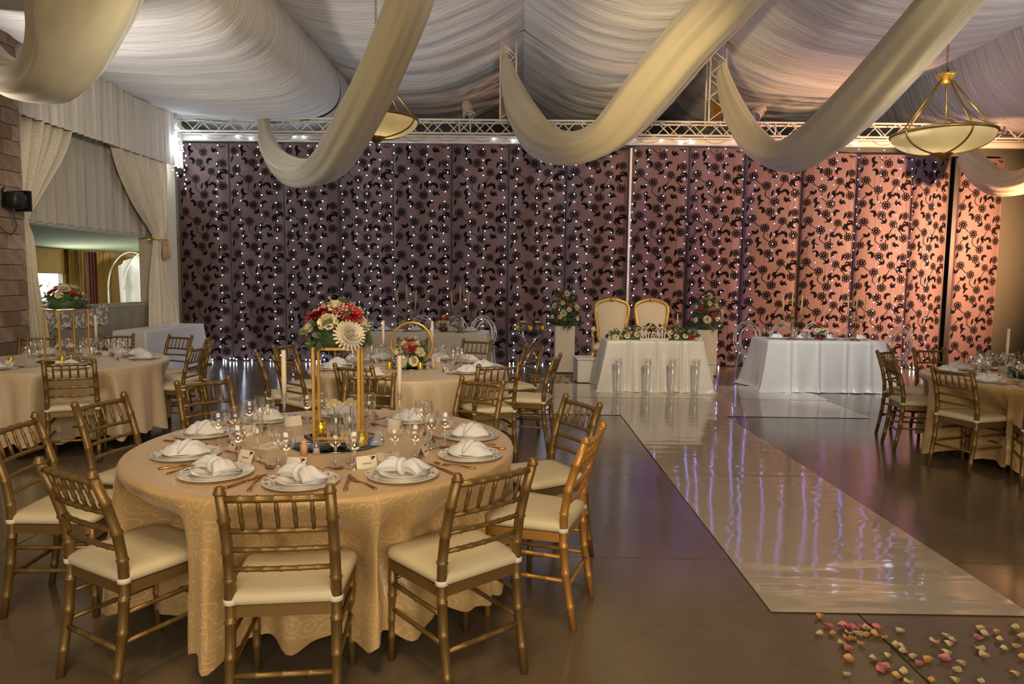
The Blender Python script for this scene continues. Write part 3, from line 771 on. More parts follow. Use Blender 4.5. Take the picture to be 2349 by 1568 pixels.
# cloth and lace on the half wall
mb = MB(); mb.grid(60, 1, lambda u, v: (-6.52 + 0.006 * math.sin(u * 60), 8.9 + u * 3.2, 0.05 + v * 1.10))
sc_ = tag(mb.build('sill_cloth', sill_m), 'taupe cloth hanging below the serving opening', 'cloth')
mb = MB(); mb.grid(60, 4, lambda u, v: ((-6.50 + 0.006 * math.sin(u * 60), 9.0 + u * 1.75, 1.15 - v * (0.28 + 0.05 * abs(math.sin(u * 22)))), (u * 1.9, v * 0.3)))
mb.build('lace_trim', lace_m, sc_)

# side room arch: white wire arch draped with voile
t = thing('wedding_arch', 'white wire arch draped with voile, standing in the side room', 'arch', (-9.1, 16.05, 0)); t.scale = (1, 1.3, 1.05)
for dx in (0.0, 0.35):
    MB().tube([(dx, -0.75 * math.cos(a), 1.25 + 0.82 * math.sin(a)) if 0 <= a <= PI else (0, 0, 0) for a in [PI * i / 24 for i in range(25)]], 0.016, 6).build('hoop', white_paint, t)
    for s_ in (-0.75, 0.75): MB().tube([(dx, s_, 0), (dx, s_, 1.25)], 0.016, 6).build('post', white_paint, t)
mb = MB(); mb.grid(40, 24, lambda u, v: (0.12 + 0.04 * math.sin(u * 34 + v * 2) + 0.08 * v, -0.6 + u * 1.7 - 0.1 * v, 2.0 - 0.25 * (2 * u - 1) ** 2 - v * 1.85))
mb.build('voile_drape', white_sheet, t)
t = thing('ladder_frame', 'white wire ladder frame with a dark heart wreath, in the side room', 'garden frame', (-8.55, 15.95, 0))
for s_ in (-0.17, 0.17): MB().tube([(0, s_, 0), (0, s_, 1.5), (0.02, s_ * 0.6 , 1.75)], 0.012, 6).build('rail', plinth_m, t)
for k in range(7): MB().tube([(0, -0.17, 0.2 + k * 0.22), (0, 0.17, 0.2 + k * 0.22)], 0.009, 6).build('rung', black_m, t)
MB().tube([(0.05, 0.16 * math.sin(a) ** 3 * 1.1, 1.72 + 0.011 * (13 * math.cos(a) - 5 * math.cos(2 * a) - 2 * math.cos(3 * a) - math.cos(4 * a))) for a in [2 * PI * i / 30 for i in range(30)]], 0.028, 6, True).build('heart_wreath', black_m, t)
mb = MB(); mb.grid(20, 8, lambda u, v: (-9.25 + 0.05 * math.sin(u * 20), 14.55 + u * 0.32, 0.02 + v * 2.1))
tag(mb.build('red_curtain', dark_red), 'dark red curtain hanging behind the left post of the white arch', 'curtain')


def leaf_mesh(L, W, material, name='leaf', bend=0.25, nL=4):
    def fn(u, v):
        wv = W * math.sin(PI * (0.06 + 0.94 * v)) ** 0.8
        x = (u - 0.5) * wv; return (x, v * L, bend * L * (v * v) * -1 + abs(u - 0.5) * 0.3 * wv)
    return MB().grid(2, nL, fn).mesh(name, material)


shrub_leaf = leaf_mesh(0.12, 0.06, mat('shrub_leaf', (0.06, 0.16, 0.03), 0.5, 0, 0.3, 20))
t = thing('potted_shrub', 'leafy green shrub outside the bright side room window', 'shrub', (-9.95, 13.92, 0))
rs = random.Random(3)
MB().tube([(0, 0, 0), (0.02, 0, 0.6), (0, 0.02, 1.5)], [0.03, 0.02, 0.008], 6).build('stem', stem_m, t)
for k in range(90):
    a = rs.uniform(0, 2 * PI); z = rs.uniform(0.75, 1.62); rr = rs.uniform(0.05, 0.42) * (1.15 - 0.5 * abs(z - 1.2))
    put('leaf', shrub_leaf, t, (rr * 0.5 * math.cos(a), rr * math.sin(a), z), (rs.uniform(-0.6, 0.6), rs.uniform(-0.5, 0.5), a + rs.uniform(-0.5, 0.5)))

# ------------------------------------------------ vinyl runner on the floor
def vinyl(label, x0, x1, y0, y1, z):
    mb = MB(); nx, ny = 24, max(6, int((y1 - y0) * 10))
    def fn(u, v):
        x, y = x0 + u * (x1 - x0), y0 + v * (y1 - y0)
        return (x, y, z + 0.0014 * noise.noise((x * 1.3, y * 1.3, 2)))
    mb.grid(nx, ny, fn); k = len(mb.v)
    mb.add([(x0, y0, 0.0), (x1, y0, 0.0), (x1, y1, 0.0), (x0, y1, 0.0)], [])
    return tag(mb.build('vinyl_runner', vinyl_m), label, 'floor runner', 'white vinyl floor runners')
vinyl('glossy white vinyl aisle runner, near length ending at the petals', 1.24, 2.505, 3.19, 5.60, 0.006)
vinyl('glossy white vinyl aisle runner, far length meeting the crossing', 1.24, 2.505, 5.56, 8.12, 0.008)
vinyl('glossy white vinyl crossing runner, nearer strip', -0.2, 4.24, 8.11, 9.36, 0.005)
vinyl('glossy white vinyl crossing runner, strip under the bridal table', -0.2, 4.30, 9.33, 10.58, 0.007)
#PART2
# ================================================================== CHAIRS
def bamboo(pts, r, nodes, n=8, m=26, bump=1.22):
    """a turned bamboo-style bar: pts spline, ring-shaped nodes at the given fractions"""
    ts = sorted(set([i / m for i in range(m + 1)] + [min(1, max(0, k + d)) for k in nodes for d in (-0.012, 0, 0.012)]))
    L = sum((Vector(pts[i + 1]) - Vector(pts[i])).length for i in range(len(pts) - 1))
    d0 = 0.007 / L
    ts = sorted(set([round(x, 5) for x in [0, 1] + ([i / 6 for i in range(1, 6)] if len(pts) > 2 else []) + [min(1, max(0, k + d)) for k in nodes for d in (-d0, 0, d0)]]))
    P = []; R = []
    for t in ts:
        k = t * (len(pts) - 1)
        P.append(tuple(spline_at(pts, t))); near = min([abs(t - k2) for k2 in nodes] + [1])
        rr = r(t) if callable(r) else r
        R.append(rr * (bump if near < d0 * 0.5 else 1.0))
    return MB().tube(P, R, n)


def spline_at(pts, t):
    if len(pts) == 2: return [a + (b - a) * t for a, b in zip(*pts)]
    P = [np.array(p, float) for p in pts]; P = [2 * P[0] - P[1]] + P + [2 * P[-1] - P[-2]]; m = len(P) - 3
    k = t * m; i = min(int(k), m - 1); t = k - i; a, b, c, d = P[i:i + 4]
    return 0.5 * (2 * b + (c - a) * t + (2 * a - 5 * b + 4 * c - d) * t * t + (3 * b - a - 3 * c + d) * t ** 3)


def seat_outline(w_front, w_back, yf, yb, k=0.07, n=6):
    """rounded trapezoid, counter-clockwise"""
    c = [(w_back / 2, yb), (w_front / 2, yf), (-w_front / 2, yf), (-w_back / 2, yb)]; out = []
    for i in range(4):
        p = Vector(c[i]).to_2d() if False else Vector((c[i][0], c[i][1])); a = Vector(c[i - 1]); b = Vector(c[(i + 1) % 4])
        kk = k if c[i][1] > 0 else k * 0.45
        s = p + (a - p).normalized() * kk; e = p + (b - p).normalized() * kk
        for j in range(n + 1):
            t = j / n; out.append(tuple((s * (1 - t) + p * t) * (1 - t) + (p * (1 - t) + e * t) * t))
    return out


def back_y(z):   # line of the back post: foot -0.24, seat -0.185, top -0.29
    return float(np.interp(z, [0, 0.25, 0.45, 0.60, 0.75, 0.90], [-0.245, -0.203, -0.185, -0.197, -0.237, -0.290]))


def make_chair(metal, name, label, cat='chair', group='gold chiavari chairs'):
    t = thing(name, label, cat, (0, 0, 0), 0, group)
    for s in (-1, 1):
        zs = [0, 0.12, 0.25, 0.38, 0.45, 0.60, 0.75, 0.875]
        pts = [(s * (0.183 - 0.006 * min(1, z)), back_y(z), z) for z in zs]
        b = bamboo(pts, lambda t: 0.0165 + 0.0035 * min(1, t * 2.4) - 0.002 * max(0, t - 0.6), [0.13, 0.30, 0.44, 0.66, 0.76, 0.88])
        b.lathe([(0.017, -0.004), (0.022, 0.0), (0.022, 0.006), (0.016, 0.010), (0.018, 0.016), (0.012, 0.025), (0.0, 0.028)], 10, (s * 0.178, back_y(0.885) + 0.001, 0.874))
        b.build('back_post', metal, t)
        pts = [(s * 0.190, 0.175, 0.0), (s * 0.186, 0.168, 0.43)]
        bamboo(pts, lambda t: 0.0145 + 0.0045 * t, [0.25, 0.42, 0.66, 0.80]).build('front_leg', metal, t)
    so = seat_outline(0.43, 0.375, 0.20, -0.195)
    MB().prism(so, 0.405, 0.448).build('seat_frame', metal, t, False)
    # cushion with a soft rounded edge
    mb = MB(); rings = [(0.97, 0.449), (1.02, 0.456), (1.03, 0.470), (1.01, 0.484), (0.95, 0.494), (0.75, 0.500), (0.4, 0.503)]
    N = len(so); vs = []
    for k, z in rings: vs += [(x * k, (y - 0.005) * k, z) for x, y in so]
    fs = [(i * N + j, i * N + (j + 1) % N, (i + 1) * N + (j + 1) % N, (i + 1) * N + j) for i in range(len(rings) - 1) for j in range(N)]
    fs.append(tuple(range((len(rings) - 1) * N, len(rings) * N))); fs.append(tuple(reversed(range(N))))
    mb.add(vs, fs).build('cushion', ivory, t)
    for s in (-1, 1):
        MB().cup([(0.0235, -0.010), (0.0250, -0.009), (0.0250, 0.009), (0.0235, 0.010)], 12, (s * 0.180, back_y(0.463), 0.463)).build('cushion_tie', white_tie, t)
    def rail(z, r, nodes, name):
        y = back_y(z); pts = [(-0.176, y, z), (-0.06, y - 0.012, z + 0.002), (0.06, y - 0.012, z + 0.002), (0.176, y, z)]
        bamboo(pts, r, nodes, 8).build(name, metal, t)
    nd5 = [(i + 1) / 6 for i in range(5)]
    rail(0.852, 0.0135, nd5, 'top_rail'); rail(0.728, 0.0105, nd5, 'middle_rail'); rail(0.655, 0.010, nd5, 'back_slat'); rail(0.580, 0.010, nd5, 'back_slat')
    for i in range(5):
        x = -0.176 + 0.352 * (i + 1) / 6
        bamboo([(x, back_y(0.852) - 0.010, 0.852), (x, back_y(0.728) - 0.010, 0.728)], lambda t: 0.0085 - 0.002 * abs(2 * t - 1), [0.33, 0.66], 6, bump=1.3).build('spindle', metal, t)
    for z in (0.335, 0.225):
        for s in (-1, 1): bamboo([(s * 0.187, 0.17, z), (s * 0.181, back_y(z), z)], 0.0095, [0.25, 0.5, 0.75], 6).build('stretcher', metal, t)
    for z in (0.355, 0.245): bamboo([(-0.187, 0.171, z), (0.187, 0.171, z)], 0.0095, [0.25, 0.5, 0.75], 6).build('stretcher', metal, t)
    bamboo([(-0.182, back_y(0.20), 0.20), (0.182, back_y(0.20), 0.20)], 0.011, [0.25, 0.5, 0.75], 6).build('stretcher', metal, t)
    return t


# post-top midpoint x, y and facing in degrees, per table
CH = {
 'near': [(-0.80, 2.20, 97), (-0.07, 2.49, 130), (0.37, 3.15, 161), (0.39, 4.03, 209), (-0.25, 4.81, 238), (-1.10, 5.04, 268), (-2.17, 4.64, -40), (-2.40, 3.85, -11), (-2.43, 3.20, 4), (-1.66, 2.43, 61)],
 'mid': [(-1.35, 5.52, 69), (-0.16, 5.70, 112), (0.38, 6.44, 167), (0.18, 7.40, 210), (-0.49, 8.15, 250), (-1.28, 8.24, 263), (-1.98, 7.92, -60), (-2.52, 7.26, -16), (-2.50, 6.44, 24), (-2.06, 5.94, 50)],
 'left': [(-4.72, 5.45, 85), (-3.72, 5.58, 116), (-5.62, 7.90, -60), (-4.92, 8.30, -73), (-4.11, 8.25, -110), (-3.50, 7.70, -146), (-3.26, 6.95, 178)],
 'right': [(3.98, 7.44, -50), (3.62, 6.68, -12), (4.64, 7.74, -85), (3.68, 5.80, 20), (5.24, 7.46, -111), (4.10, 5.15, 62)]}
CTR = {'near': (-0.95, 3.38), 'mid': (-1.04, 6.46), 'left': (-4.45, 6.60), 'right': (4.74, 6.22)}
TBL = {'near': 'nearest round table', 'mid': 'middle round table', 'left': 'left round table', 'right': 'right round table'}
SEAT = {'near': ['nearest seat', 'front right seat', 'orange chair', 'right rear seat', 'back right seat', 'back middle seat', 'back left seat', 'left rear seat', 'far left seat', 'front left seat'],
        'mid': ['front middle seat', 'front right seat', 'right seat', 'right rear seat', 'back right seat', 'back middle seat', 'back left seat', 'left rear seat', 'left seat', 'front left seat'],
        'left': ['front left seat', 'front right seat', 'back left seat', 'back middle seat', 'back right seat', 'right rear seat', 'right seat'],
        'right': ['left rear seat', 'left seat', 'back left seat', 'front left seat', 'back right seat', 'front right seat']}
CHAIRS = {}
gold_proto = None
for tb, L in CH.items():
    CHAIRS[tb] = []
    for i, (x, y, fa) in enumerate(L):
        a = math.radians(fa); f = (math.cos(a), math.sin(a)); o = (x + 0.29 * f[0], y + 0.29 * f[1], 0); rz = a - PI / 2
        lab = 'gold chiavari chair with ivory cushion, %s of the %s' % (SEAT[tb][i], TBL[tb])
        if tb == 'near' and i == 2:
            c = make_chair(orange_chair, 'chiavari_chair', 'orange-gold chiavari chair with ivory cushion, right side of the nearest round table'); c.location = o; c.rotation_euler = (0, 0, rz)
        elif gold_proto is None:
            c = gold_proto = make_chair(gold_chair, 'chiavari_chair', lab); c.location = o; c.rotation_euler = (0, 0, rz)
        else: c = dup(gold_proto, o, rz, lab)
        CHAIRS[tb].append((Vector(o[:2]), a))

# ================================================================== ROUND TABLES AND CLOTHS
def round_cloth(tb, material, hem, nf, seed, label):
    cx, cy = CTR[tb]; R = 0.915; rn = random.Random(seed); NT_ = 288
    ph = [rn.uniform(0, 6.28) for _ in range(6)]
    def F(th):
        s = math.sin(nf * th + ph[0] + 0.6 * math.sin(3 * th + ph[1])) + 0.45 * math.sin((nf * 0.5 + 1) // 1 * th + ph[2]) + 0.3 * math.sin(2 * nf * th + ph[3])
        return s / 1.5
    rows = [(r, 0.76, 0) for r in (0.0, 0.25, 0.5, 0.7, 0.82, 0.895)] + [(R, 0.7595, 0), (R + 0.012, 0.754, 0), (R + 0.017, 0.742, 0.02)] + [(None, None, k / 15) for k in range(1, 16)]
    inv = [(Vector(o), a) for o, a in CHAIRS[tb]]
    def fn(u, v):
        th = u * 2 * PI; r, z, t = rows[int(round(v * (len(rows) - 1)))]
        arc = (r if r is not None else R)
        if r is None:
            f = F(th); amp = 0.058 * t ** 0.8
            r = R + 0.017 + 0.03 * t + amp * f; z = 0.742 - t * (0.742 - hem) - 0.03 * t * f * (t > 0.8)
            arc = R + 0.742 - z
        x, y = cx + r * math.cos(th), cy + r * math.sin(th)
        if t > 0:   # pushed in by the chair seats and knees
            kz = min(1, max(0, (0.72 - z) / 0.18))
            for o, a in inv:
                d = Vector((x, y)) - o; fx = d.x * math.cos(a) + d.y * math.sin(a); lx = d.x * math.sin(a) - d.y * math.cos(a)
                if abs(lx) < 0.33 and -0.4 < fx < 0.25:
                    kx = 1.0 if abs(lx) < 0.215 else 0.5 + 0.5 * math.cos((abs(lx) - 0.215) / 0.115 * PI)
                    push = max(0.0, (0.150 + 0.065 * min(1, max(0, (z - 0.25) / 0.15)) - 0.045 * (F(th) - 0.2) - fx)) * kx * kz
                    x += push * math.cos(a); y += push * math.sin(a)
        return (x, y, z), (arc * math.cos(th), arc * math.sin(th)) if r <= R and t == 0 else (th * R, arc)
    t = thing('round_table', 'round folding table hidden under the cloth of the %s' % TBL[tb], 'table', (cx, cy, 0), 0, 'round banquet tables')
    MB().lathe([(0.0, 0.725), (0.90, 0.725), (0.905, 0.74), (0.90, 0.755), (0.0, 0.755)], 48).build('tabletop', wood_dark, t)
    for k in range(4):
        a = PI / 4 + k * PI / 2; MB().tube([(0.42 * math.cos(a), 0.42 * math.sin(a), 0), (0.40 * math.cos(a), 0.40 * math.sin(a), 0.725)], 0.016, 8).build('leg', wood_dark, t)
    o = MB().grid(NT_, len(rows) - 1, fn, True).build('tablecloth', material)
    tag(o, label, 'tablecloth')
round_cloth('near', champagne, 0.12, 21, 1, 'champagne damask cloth with scroll pattern draped over the nearest round table')
round_cloth('mid', champagne_pale, 0.12, 27, 2, 'pale champagne damask cloth draped over the middle round table')
round_cloth('left', champagne_pale, 0.13, 24, 3, 'pale champagne damask cloth draped over the left round table')
round_cloth('right', champagne, 0.08, 22, 4, 'champagne damask cloth draped over the round table at the right edge')

# ================================================================== TABLE SETTINGS
def charger():
    t = thing('charger_plate', '', 'plate'); t['label'] = 'x'
    b = MB().cup([(0.0, 0.0), (0.085, 0.0), (0.10, 0.004), (0.150, 0.013), (0.1525, 0.016), (0.150, 0.0165), (0.148, 0.0165)], 40); b.build('plate_body', china, t)
    MB().cup([(0.149, 0.0168), (0.104, 0.0075)], 40).build('patterned_rim', rim_m, t)
    MB().lathe([(0.104, 0.0075), (0.088, 0.0045), (0.0, 0.0045)], 40).build('well', china, t)
    return t
def side_plate():
    b = MB().lathe([(0.0, 0.0), (0.055, 0.0), (0.062, 0.004), (0.098, 0.015), (0.100, 0.0175), (0.098, 0.0185), (0.064, 0.0085), (0.055, 0.0045), (0.0, 0.0045)], 32)
    o = b.build('side_plate', white_china); return tag(o, 'x', 'plate')
def napkin_mound(seed):
    rn = random.Random(seed); p = [rn.uniform(0, 6) for _ in range(5)]
    mb = MB()
    def fn(u, v):
        th = u * 2 * PI; a, b = 0.105, 0.060
        rr = (1 - v ** 1.6 * 0.92)
        lobe = 1 + 0.05 * math.sin(6 * th + p[0]) * (1 - v) - 0.12 * math.exp(-((math.sin(th) + 1) / 0.12) ** 2) * (1 - v)
        x = a * rr * math.cos(th) * lobe; y = b * rr * math.sin(th) * lobe
        h = 0.062 * (1 - (1 - v) ** 1.7)
        saddle = 1 - 0.20 * math.exp(-(x / 0.02) ** 2) - 0.35 * abs(x / a) ** 2.5
        cre = 0.005 * math.sin(10 * math.atan2(y + 0.05, x) + p[1]) * math.sin(PI * v) + 0.004 * noise.noise((x * 45, y * 45, seed))
        return (x, y, max(0.0, h * saddle + cre * min(1, v * 4)))
    mb.grid(44, 14, fn, True)
    # the tucked knot at the front
    mb.tube([(-0.022, -0.052, 0.006), (-0.012, -0.050, 0.030), (0.0, -0.036, 0.050), (0.012, -0.016, 0.058), (0.02, 0.01, 0.056)], [0.004, 0.011, 0.014, 0.013, 0.006], 8)
    o = mb.build('napkin', napkin_m); return tag(o, 'x', 'napkin')
def napkin_knot(seed):
    rn = random.Random(seed); p = [rn.uniform(0, 6) for _ in range(5)]
    mb = MB()
    for s in (-1, 1):
        def fn(u, v, s=s):
            th = u * 2 * PI; x = s * (0.006 + 0.11 * v); wv = 0.018 + 0.045 * v ** 0.8; hv = 0.024 + 0.016 * math.sin(PI * v) - 0.010 * v
            f = 1 + 0.16 * math.sin(7 * th + p[0] + s) * v ** 0.5
            y = wv * f * math.cos(th) + 0.02 * v * s; z = hv + hv * math.sin(th) * f
            return (x + 0.008 * math.sin(3 * th + p[1]) * v, y, max(0.0, z + 0.006 * (1 - v)))
        mb.grid(28, 8, fn, True)
        k = len(mb.v); mb.v.append((s * 0.105, 0.02 * s, 0.022)); mb.f += [(k - 28 + j, k - 28 + (j + 1) % 28, k) for j in range(28)]
    mb.tube([(0.004 * math.sin(a), 0.030 * math.cos(a), 0.032 + 0.030 * math.sin(a)) for a in [2 * PI * i / 14 for i in range(14)]], 0.014, 8, True)
    mb.v = [(a * 0.86, b * 0.86, c * 0.86) for a, b, c in mb.v]
    o = mb.build('napkin', napkin_m); return tag(o, 'x', 'napkin')
def flatware(kind):
    mb = MB(); n0 = 0
    def strip(P, th=0.0022):
        q = P; vs = []; fs = []
        for y, wv, z in q: vs += [(-wv, y, z), (wv, y, z), (wv, y, z + th), (-wv, y, z + th)]
        k = len(q)
        for i in range(k - 1):
            for j in range(4): fs.append((i * 4 + j, i * 4 + (j + 1) % 4, (i + 1) * 4 + (j + 1) % 4, (i + 1) * 4 + j))
        fs += [(3, 2, 1, 0), tuple(k * 4 - 4 + j for j in range(4))]; mb.add(vs, fs)
    if kind == 'fork':
        strip([(-0.10, 0.004, 0.001), (-0.095, 0.008, 0.002), (-0.06, 0.0065, 0.004), (-0.02, 0.003, 0.007), (0.02, 0.003, 0.006), (0.035, 0.010, 0.003), (0.05, 0.0125, 0.002), (0.056, 0.0125, 0.002)])
        for x in (-0.0105, -0.0035, 0.0035, 0.0105):
            k = len(mb.v); strip([(0.054, 0.002, 0.002), (0.075, 0.0018, 0.004), (0.10, 0.001, 0.008)]); mb.v[k:] = [(a + x, b, c) for a, b, c in mb.v[k:]]
    elif kind == 'knife':
        strip([(-0.115, 0.004, 0.001), (-0.11, 0.0085, 0.001), (-0.07, 0.008, 0.001), (-0.03, 0.006, 0.002), (-0.01, 0.006, 0.002)], 0.005)
        k = len(mb.v); strip([(-0.01, 0.005, 0.003), (0.0, 0.0085, 0.003), (0.06, 0.009, 0.003), (0.095, 0.0075, 0.003), (0.11, 0.002, 0.003)], 0.0012)
    else:
        strip([(-0.095, 0.004, 0.001), (-0.09, 0.008, 0.002), (-0.055, 0.006, 0.004), (-0.02, 0.003, 0.007), (0.03, 0.003, 0.006)])
        k = len(mb.v)
        mb.grid(16, 4, lambda u, v: (0.019 * v * math.cos(2 * PI * u), 0.056 + 0.030 * v * math.sin(2 * PI * u), 0.0015 + 0.007 * v * v), True)
        mb.grid(16, 4, lambda u, v: (0.0195 * v * math.cos(2 * PI * u), 0.056 + 0.0305 * v * math.sin(2 * PI * u), 0.0005 + 0.0072 * v * v), True)
    o = mb.build(kind, copper); return tag(o, 'x', 'cutlery')
def stemware(name, prof, foot=0.036):
    t = thing(name, 'x', 'glass')
    z0 = prof[0][1]
    MB().cup(prof, 24).build('glass_bowl', clear, t)
    MB().cup([(foot, 0.0), (foot, 0.002), (0.012, 0.006), (0.005, 0.014), (0.0042, z0 * 0.5), (0.0055, z0 * 0.85), (0.010, z0)], 16).build('stem', clear, t)
    return t
P_char = charger(); P_side = side_plate(); P_nap = [napkin_mound(1), napkin_mound(5), napkin_knot(3)]
P_cut = {k: flatware(k) for k in ('fork', 'knife', 'spoon')}
P_gob = stemware('water_goblet', [(0.008, 0.088), (0.022, 0.098), (0.033, 0.115), (0.037, 0.14), (0.036, 0.172), (0.0345, 0.185)], 0.036)
P_wine = stemware('wine_glass', [(0.006, 0.082), (0.020, 0.088), (0.034, 0.104), (0.039, 0.125), (0.037, 0.148), (0.0335, 0.168)], 0.035)
P_flute = stemware('champagne_flute', [(0.006, 0.085), (0.016, 0.095), (0.024, 0.12), (0.026, 0.155), (0.025, 0.20)], 0.032)
def place_card():
    t = thing('place_card', 'x', 'place card')
    mb = MB(); L, h, d = 0.045, 0.052, 0.022
    mb.add([(-L, -d, 0), (L, -d, 0), (L, 0, h), (-L, 0, h), (-L, d, 0), (L, d, 0), (-L, -d + 0.0012, 0), (L, -d + 0.0012, 0), (L, 0, h - 0.0025), (-L, 0, h - 0.0025), (-L, d - 0.0012, 0), (L, d - 0.0012, 0)],
           [(0, 1, 2, 3), (3, 2, 5, 4), (7, 6, 9, 8), (8, 9, 10, 11), (0, 3, 9, 6), (1, 7, 8, 2), (3, 4, 10, 9), (2, 8, 11, 5)])
    mb.build('card', card_m, t, False)
    q = lambda x, v: (x, -d + d * v - 0.0006, h * v + 0.0002)
    mb = MB(); pts = [q(-0.020 + 0.040 * i / 40, 0.40 + 0.07 * math.sin(i * 1.35) * (1.0 if i % 9 < 6 else 0.35)) for i in range(41)]
    mb.tube(pts, 0.0007, 4); mb.build('handwriting', ink, t)
    mb = MB(); rn = random.Random(2)
    for k in range(16):
        x, v = 0.040 - abs(rn.gauss(0, 0.009)), 0.92 - abs(rn.gauss(0, 0.10)); p = q(x, v); r = rn.uniform(0.0015, 0.004)
        mb.lathe([(0.0, -0.0004), (r, 0.0), (0.0, 0.0004)], 6, (0, 0, 0)); mb.v[-18:] = [tuple(Matrix.Rotation(-1.17, 3, 'X') @ Vector((0, 0, 0)) + Vector(p) + Vector((a, b * 0.39, b * 0.92))) for a, b, c in mb.v[-18:]]
    mb.build('flower_print', crimson_ink, t)
    return t
P_card = place_card()
used = set()
def once(proto, loc, rz, label, group, roll=None):
    """the first use moves the prototype itself, later ones are copies"""
    if proto.name not in used:
        used.add(proto.name); o = proto
        o.location = loc; o.rotation_euler = (0, 0, rz); o['label'] = label
        if group: o['group'] = group
        return o
    return dup(proto, loc, rz, label, group)
TZ = 0.7606
MEAS = {0: (-0.87, 2.69), 1: (-0.48, 2.81), 2: (-0.22, 3.15), 3: (-0.25, 3.55), 4: (-0.62, 3.94), 5: (-1.05, 4.08), 6: (-1.46, 3.90), 7: (-1.64, 3.52), 8: (-1.53, 3.09), 9: (-1.26, 2.79)}
rn = random.Random(21)
for tb in ('near', 'mid', 'left', 'right'):
    cx, cy = CTR[tb]
    for i, (o, a) in enumerate(CHAIRS[tb]):
        if tb == 'near': px, py = MEAS[i]
        else:
            d = (o - Vector((cx, cy))).normalized(); px, py = cx + d.x * 0.70, cy + d.y * 0.70
        out = Vector((px - cx, py - cy)).normalized(); rt = Vector((-out.y, out.x)); rz = math.atan2(-out.y, -out.x) - PI / 2
        pos = lambda r, f, z=TZ: (px + rt.x * r - out.x * f, py + rt.y * r - out.y * f, z)
        where = '%s, %s' % (SEAT[tb][i], TBL[tb])
        g = ' on the ' + TBL[tb]
        once(P_char, (px, py, TZ), rz, 'ivory charger plate with silver patterned rim, ' + where, 'charger plates' + g)
        once(P_side, (px, py, TZ + 0.006), rz, 'small white plate on the charger, ' + where, 'side plates' + g)
        if tb == 'near': k = {0: 2, 1: 2, 9: 2}.get(i, i % 2)
        else: k = rn.choice((0, 1, 1, 0, 2))
        nz = {0: 2.2, 1: 2.0, 9: -0.4}.get(i, rn.uniform(-0.25, 0.25)) if tb == 'near' else rn.uniform(-0.5, 0.5)
        once(P_nap[k], (px, py, TZ + 0.0165), (rz if k == 2 and tb == 'near' else (nz if k != 2 else rz)) + (nz if k == 2 else 0), ('knotted' if k == 2 else 'folded') + ' white napkin on the plate, ' + where, 'napkins' + g)
        once(P_cut['fork'], pos(-0.185, 0.0), rz + rn.uniform(-0.15, 0.15), 'copper fork beside the plate, ' + where, 'forks' + g)
        once(P_cut['knife'], pos(0.185, 0.0), rz + rn.uniform(-0.15, 0.15), 'copper knife beside the plate, ' + where, 'knives' + g)
        once(P_cut['spoon'], pos(0.06, 0.205), rz - PI / 2 + rn.uniform(-0.5, 0.5), 'copper spoon above the plate, ' + where, 'spoons' + g)
        once(P_gob, pos(0.10, 0.245), rz, 'clear water goblet above the plate, ' + where, 'water goblets' + g)
        once(P_wine, pos(0.185, 0.21), rz, 'round clear wine glass above the plate, ' + where, 'wine glasses' + g)
        if (i % 2 == 0) or tb != 'near': once(P_flute, pos(0.165, 0.295), rz, 'slim clear champagne flute above the plate, ' + where, 'champagne flutes' + g)
        once(P_card, pos(-0.06, 0.215), rz + rn.uniform(-0.4, 0.4), 'folded cream place card above the plate, ' + where, 'place cards' + g)

# ================================================================== FLOWERS
def petal(L, W, material, cup=0.3, name='petal'):
    return leaf_mesh(L, W, material, name, -cup, 3)
def bloom_mesh(kind, r, name=None):
    mb = MB(); rn = random.Random(hash(kind) % 97 if False else {'rose': 3, 'gerbera': 4, 'mum': 5, 'bud': 6, 'mumr': 7}[kind])
    def pet(az, tilt, base, L, W, curl, z0=0.0):
        k = len(mb.v)
        def fn(u, v):
            wv = W * (0.35 + 0.65 * math.sin(PI * min(1, 0.12 + 0.80 * v)))
            x = (u - 0.5) * wv; t = tilt + curl * v
            return (x, base + L * v * math.cos(t), z0 + L * v * math.sin(t) + 1.6 * x * x / max(W, 1e-4) * 0.5)
        mb.grid(2, 3, fn)
        R = Matrix.Rotation(az, 3, 'Z'); mb.v[k:] = [tuple(R @ Vector(p)) for p in mb.v[k:]]
    if kind in ('rose', 'bud'):
        for ring, (cnt, tilt, base, L) in enumerate(((3, 1.45, 0.05, 0.62), (4, 1.35, 0.16, 0.66), (5, 1.15, 0.30, 0.70), (6, 0.85, 0.42, 0.70), (6, 0.45, 0.50, 0.62))[: (5 if kind == 'rose' else 4)]):
            for k in range(cnt):
                pet(2 * PI * k / cnt + ring * 0.6, tilt, base * r * 0.7, L * r, r * (0.55 + 0.13 * ring), -0.5 if ring > 2 else 0.1, 0.0 - 0.06 * ring * r)
        mb.lathe([(0.0, -0.35 * r), (0.25 * r, -0.25 * r), (0.42 * r, 0.0), (0.25 * r, 0.25 * r), (0, 0.3 * r)], 8)
    elif kind == 'gerbera':
        for ring in range(3):
            for k in range(17): pet(2 * PI * (k + 0.5 * ring) / 17, 0.12 + 0.25 * ring, 0.16 * r, (0.86 - 0.12 * ring) * r, 0.21 * r, -0.12, 0.02 * r * ring)
    else:
        for ring, (cnt, tilt, L) in enumerate(((22, -0.25, 0.98), (24, 0.10, 0.95), (24, 0.40, 0.86), (22, 0.65, 0.76), (18, 0.90, 0.66), (14, 1.15, 0.56), (8, 1.35, 0.48))):
            for k in range(cnt): pet(2 * PI * (k + 0.5 * (ring % 2)) / cnt + ring * 0.2, tilt, 0.05 * r, L * r, 0.20 * r, 0.25, 0.05 * r * ring)
    return mb
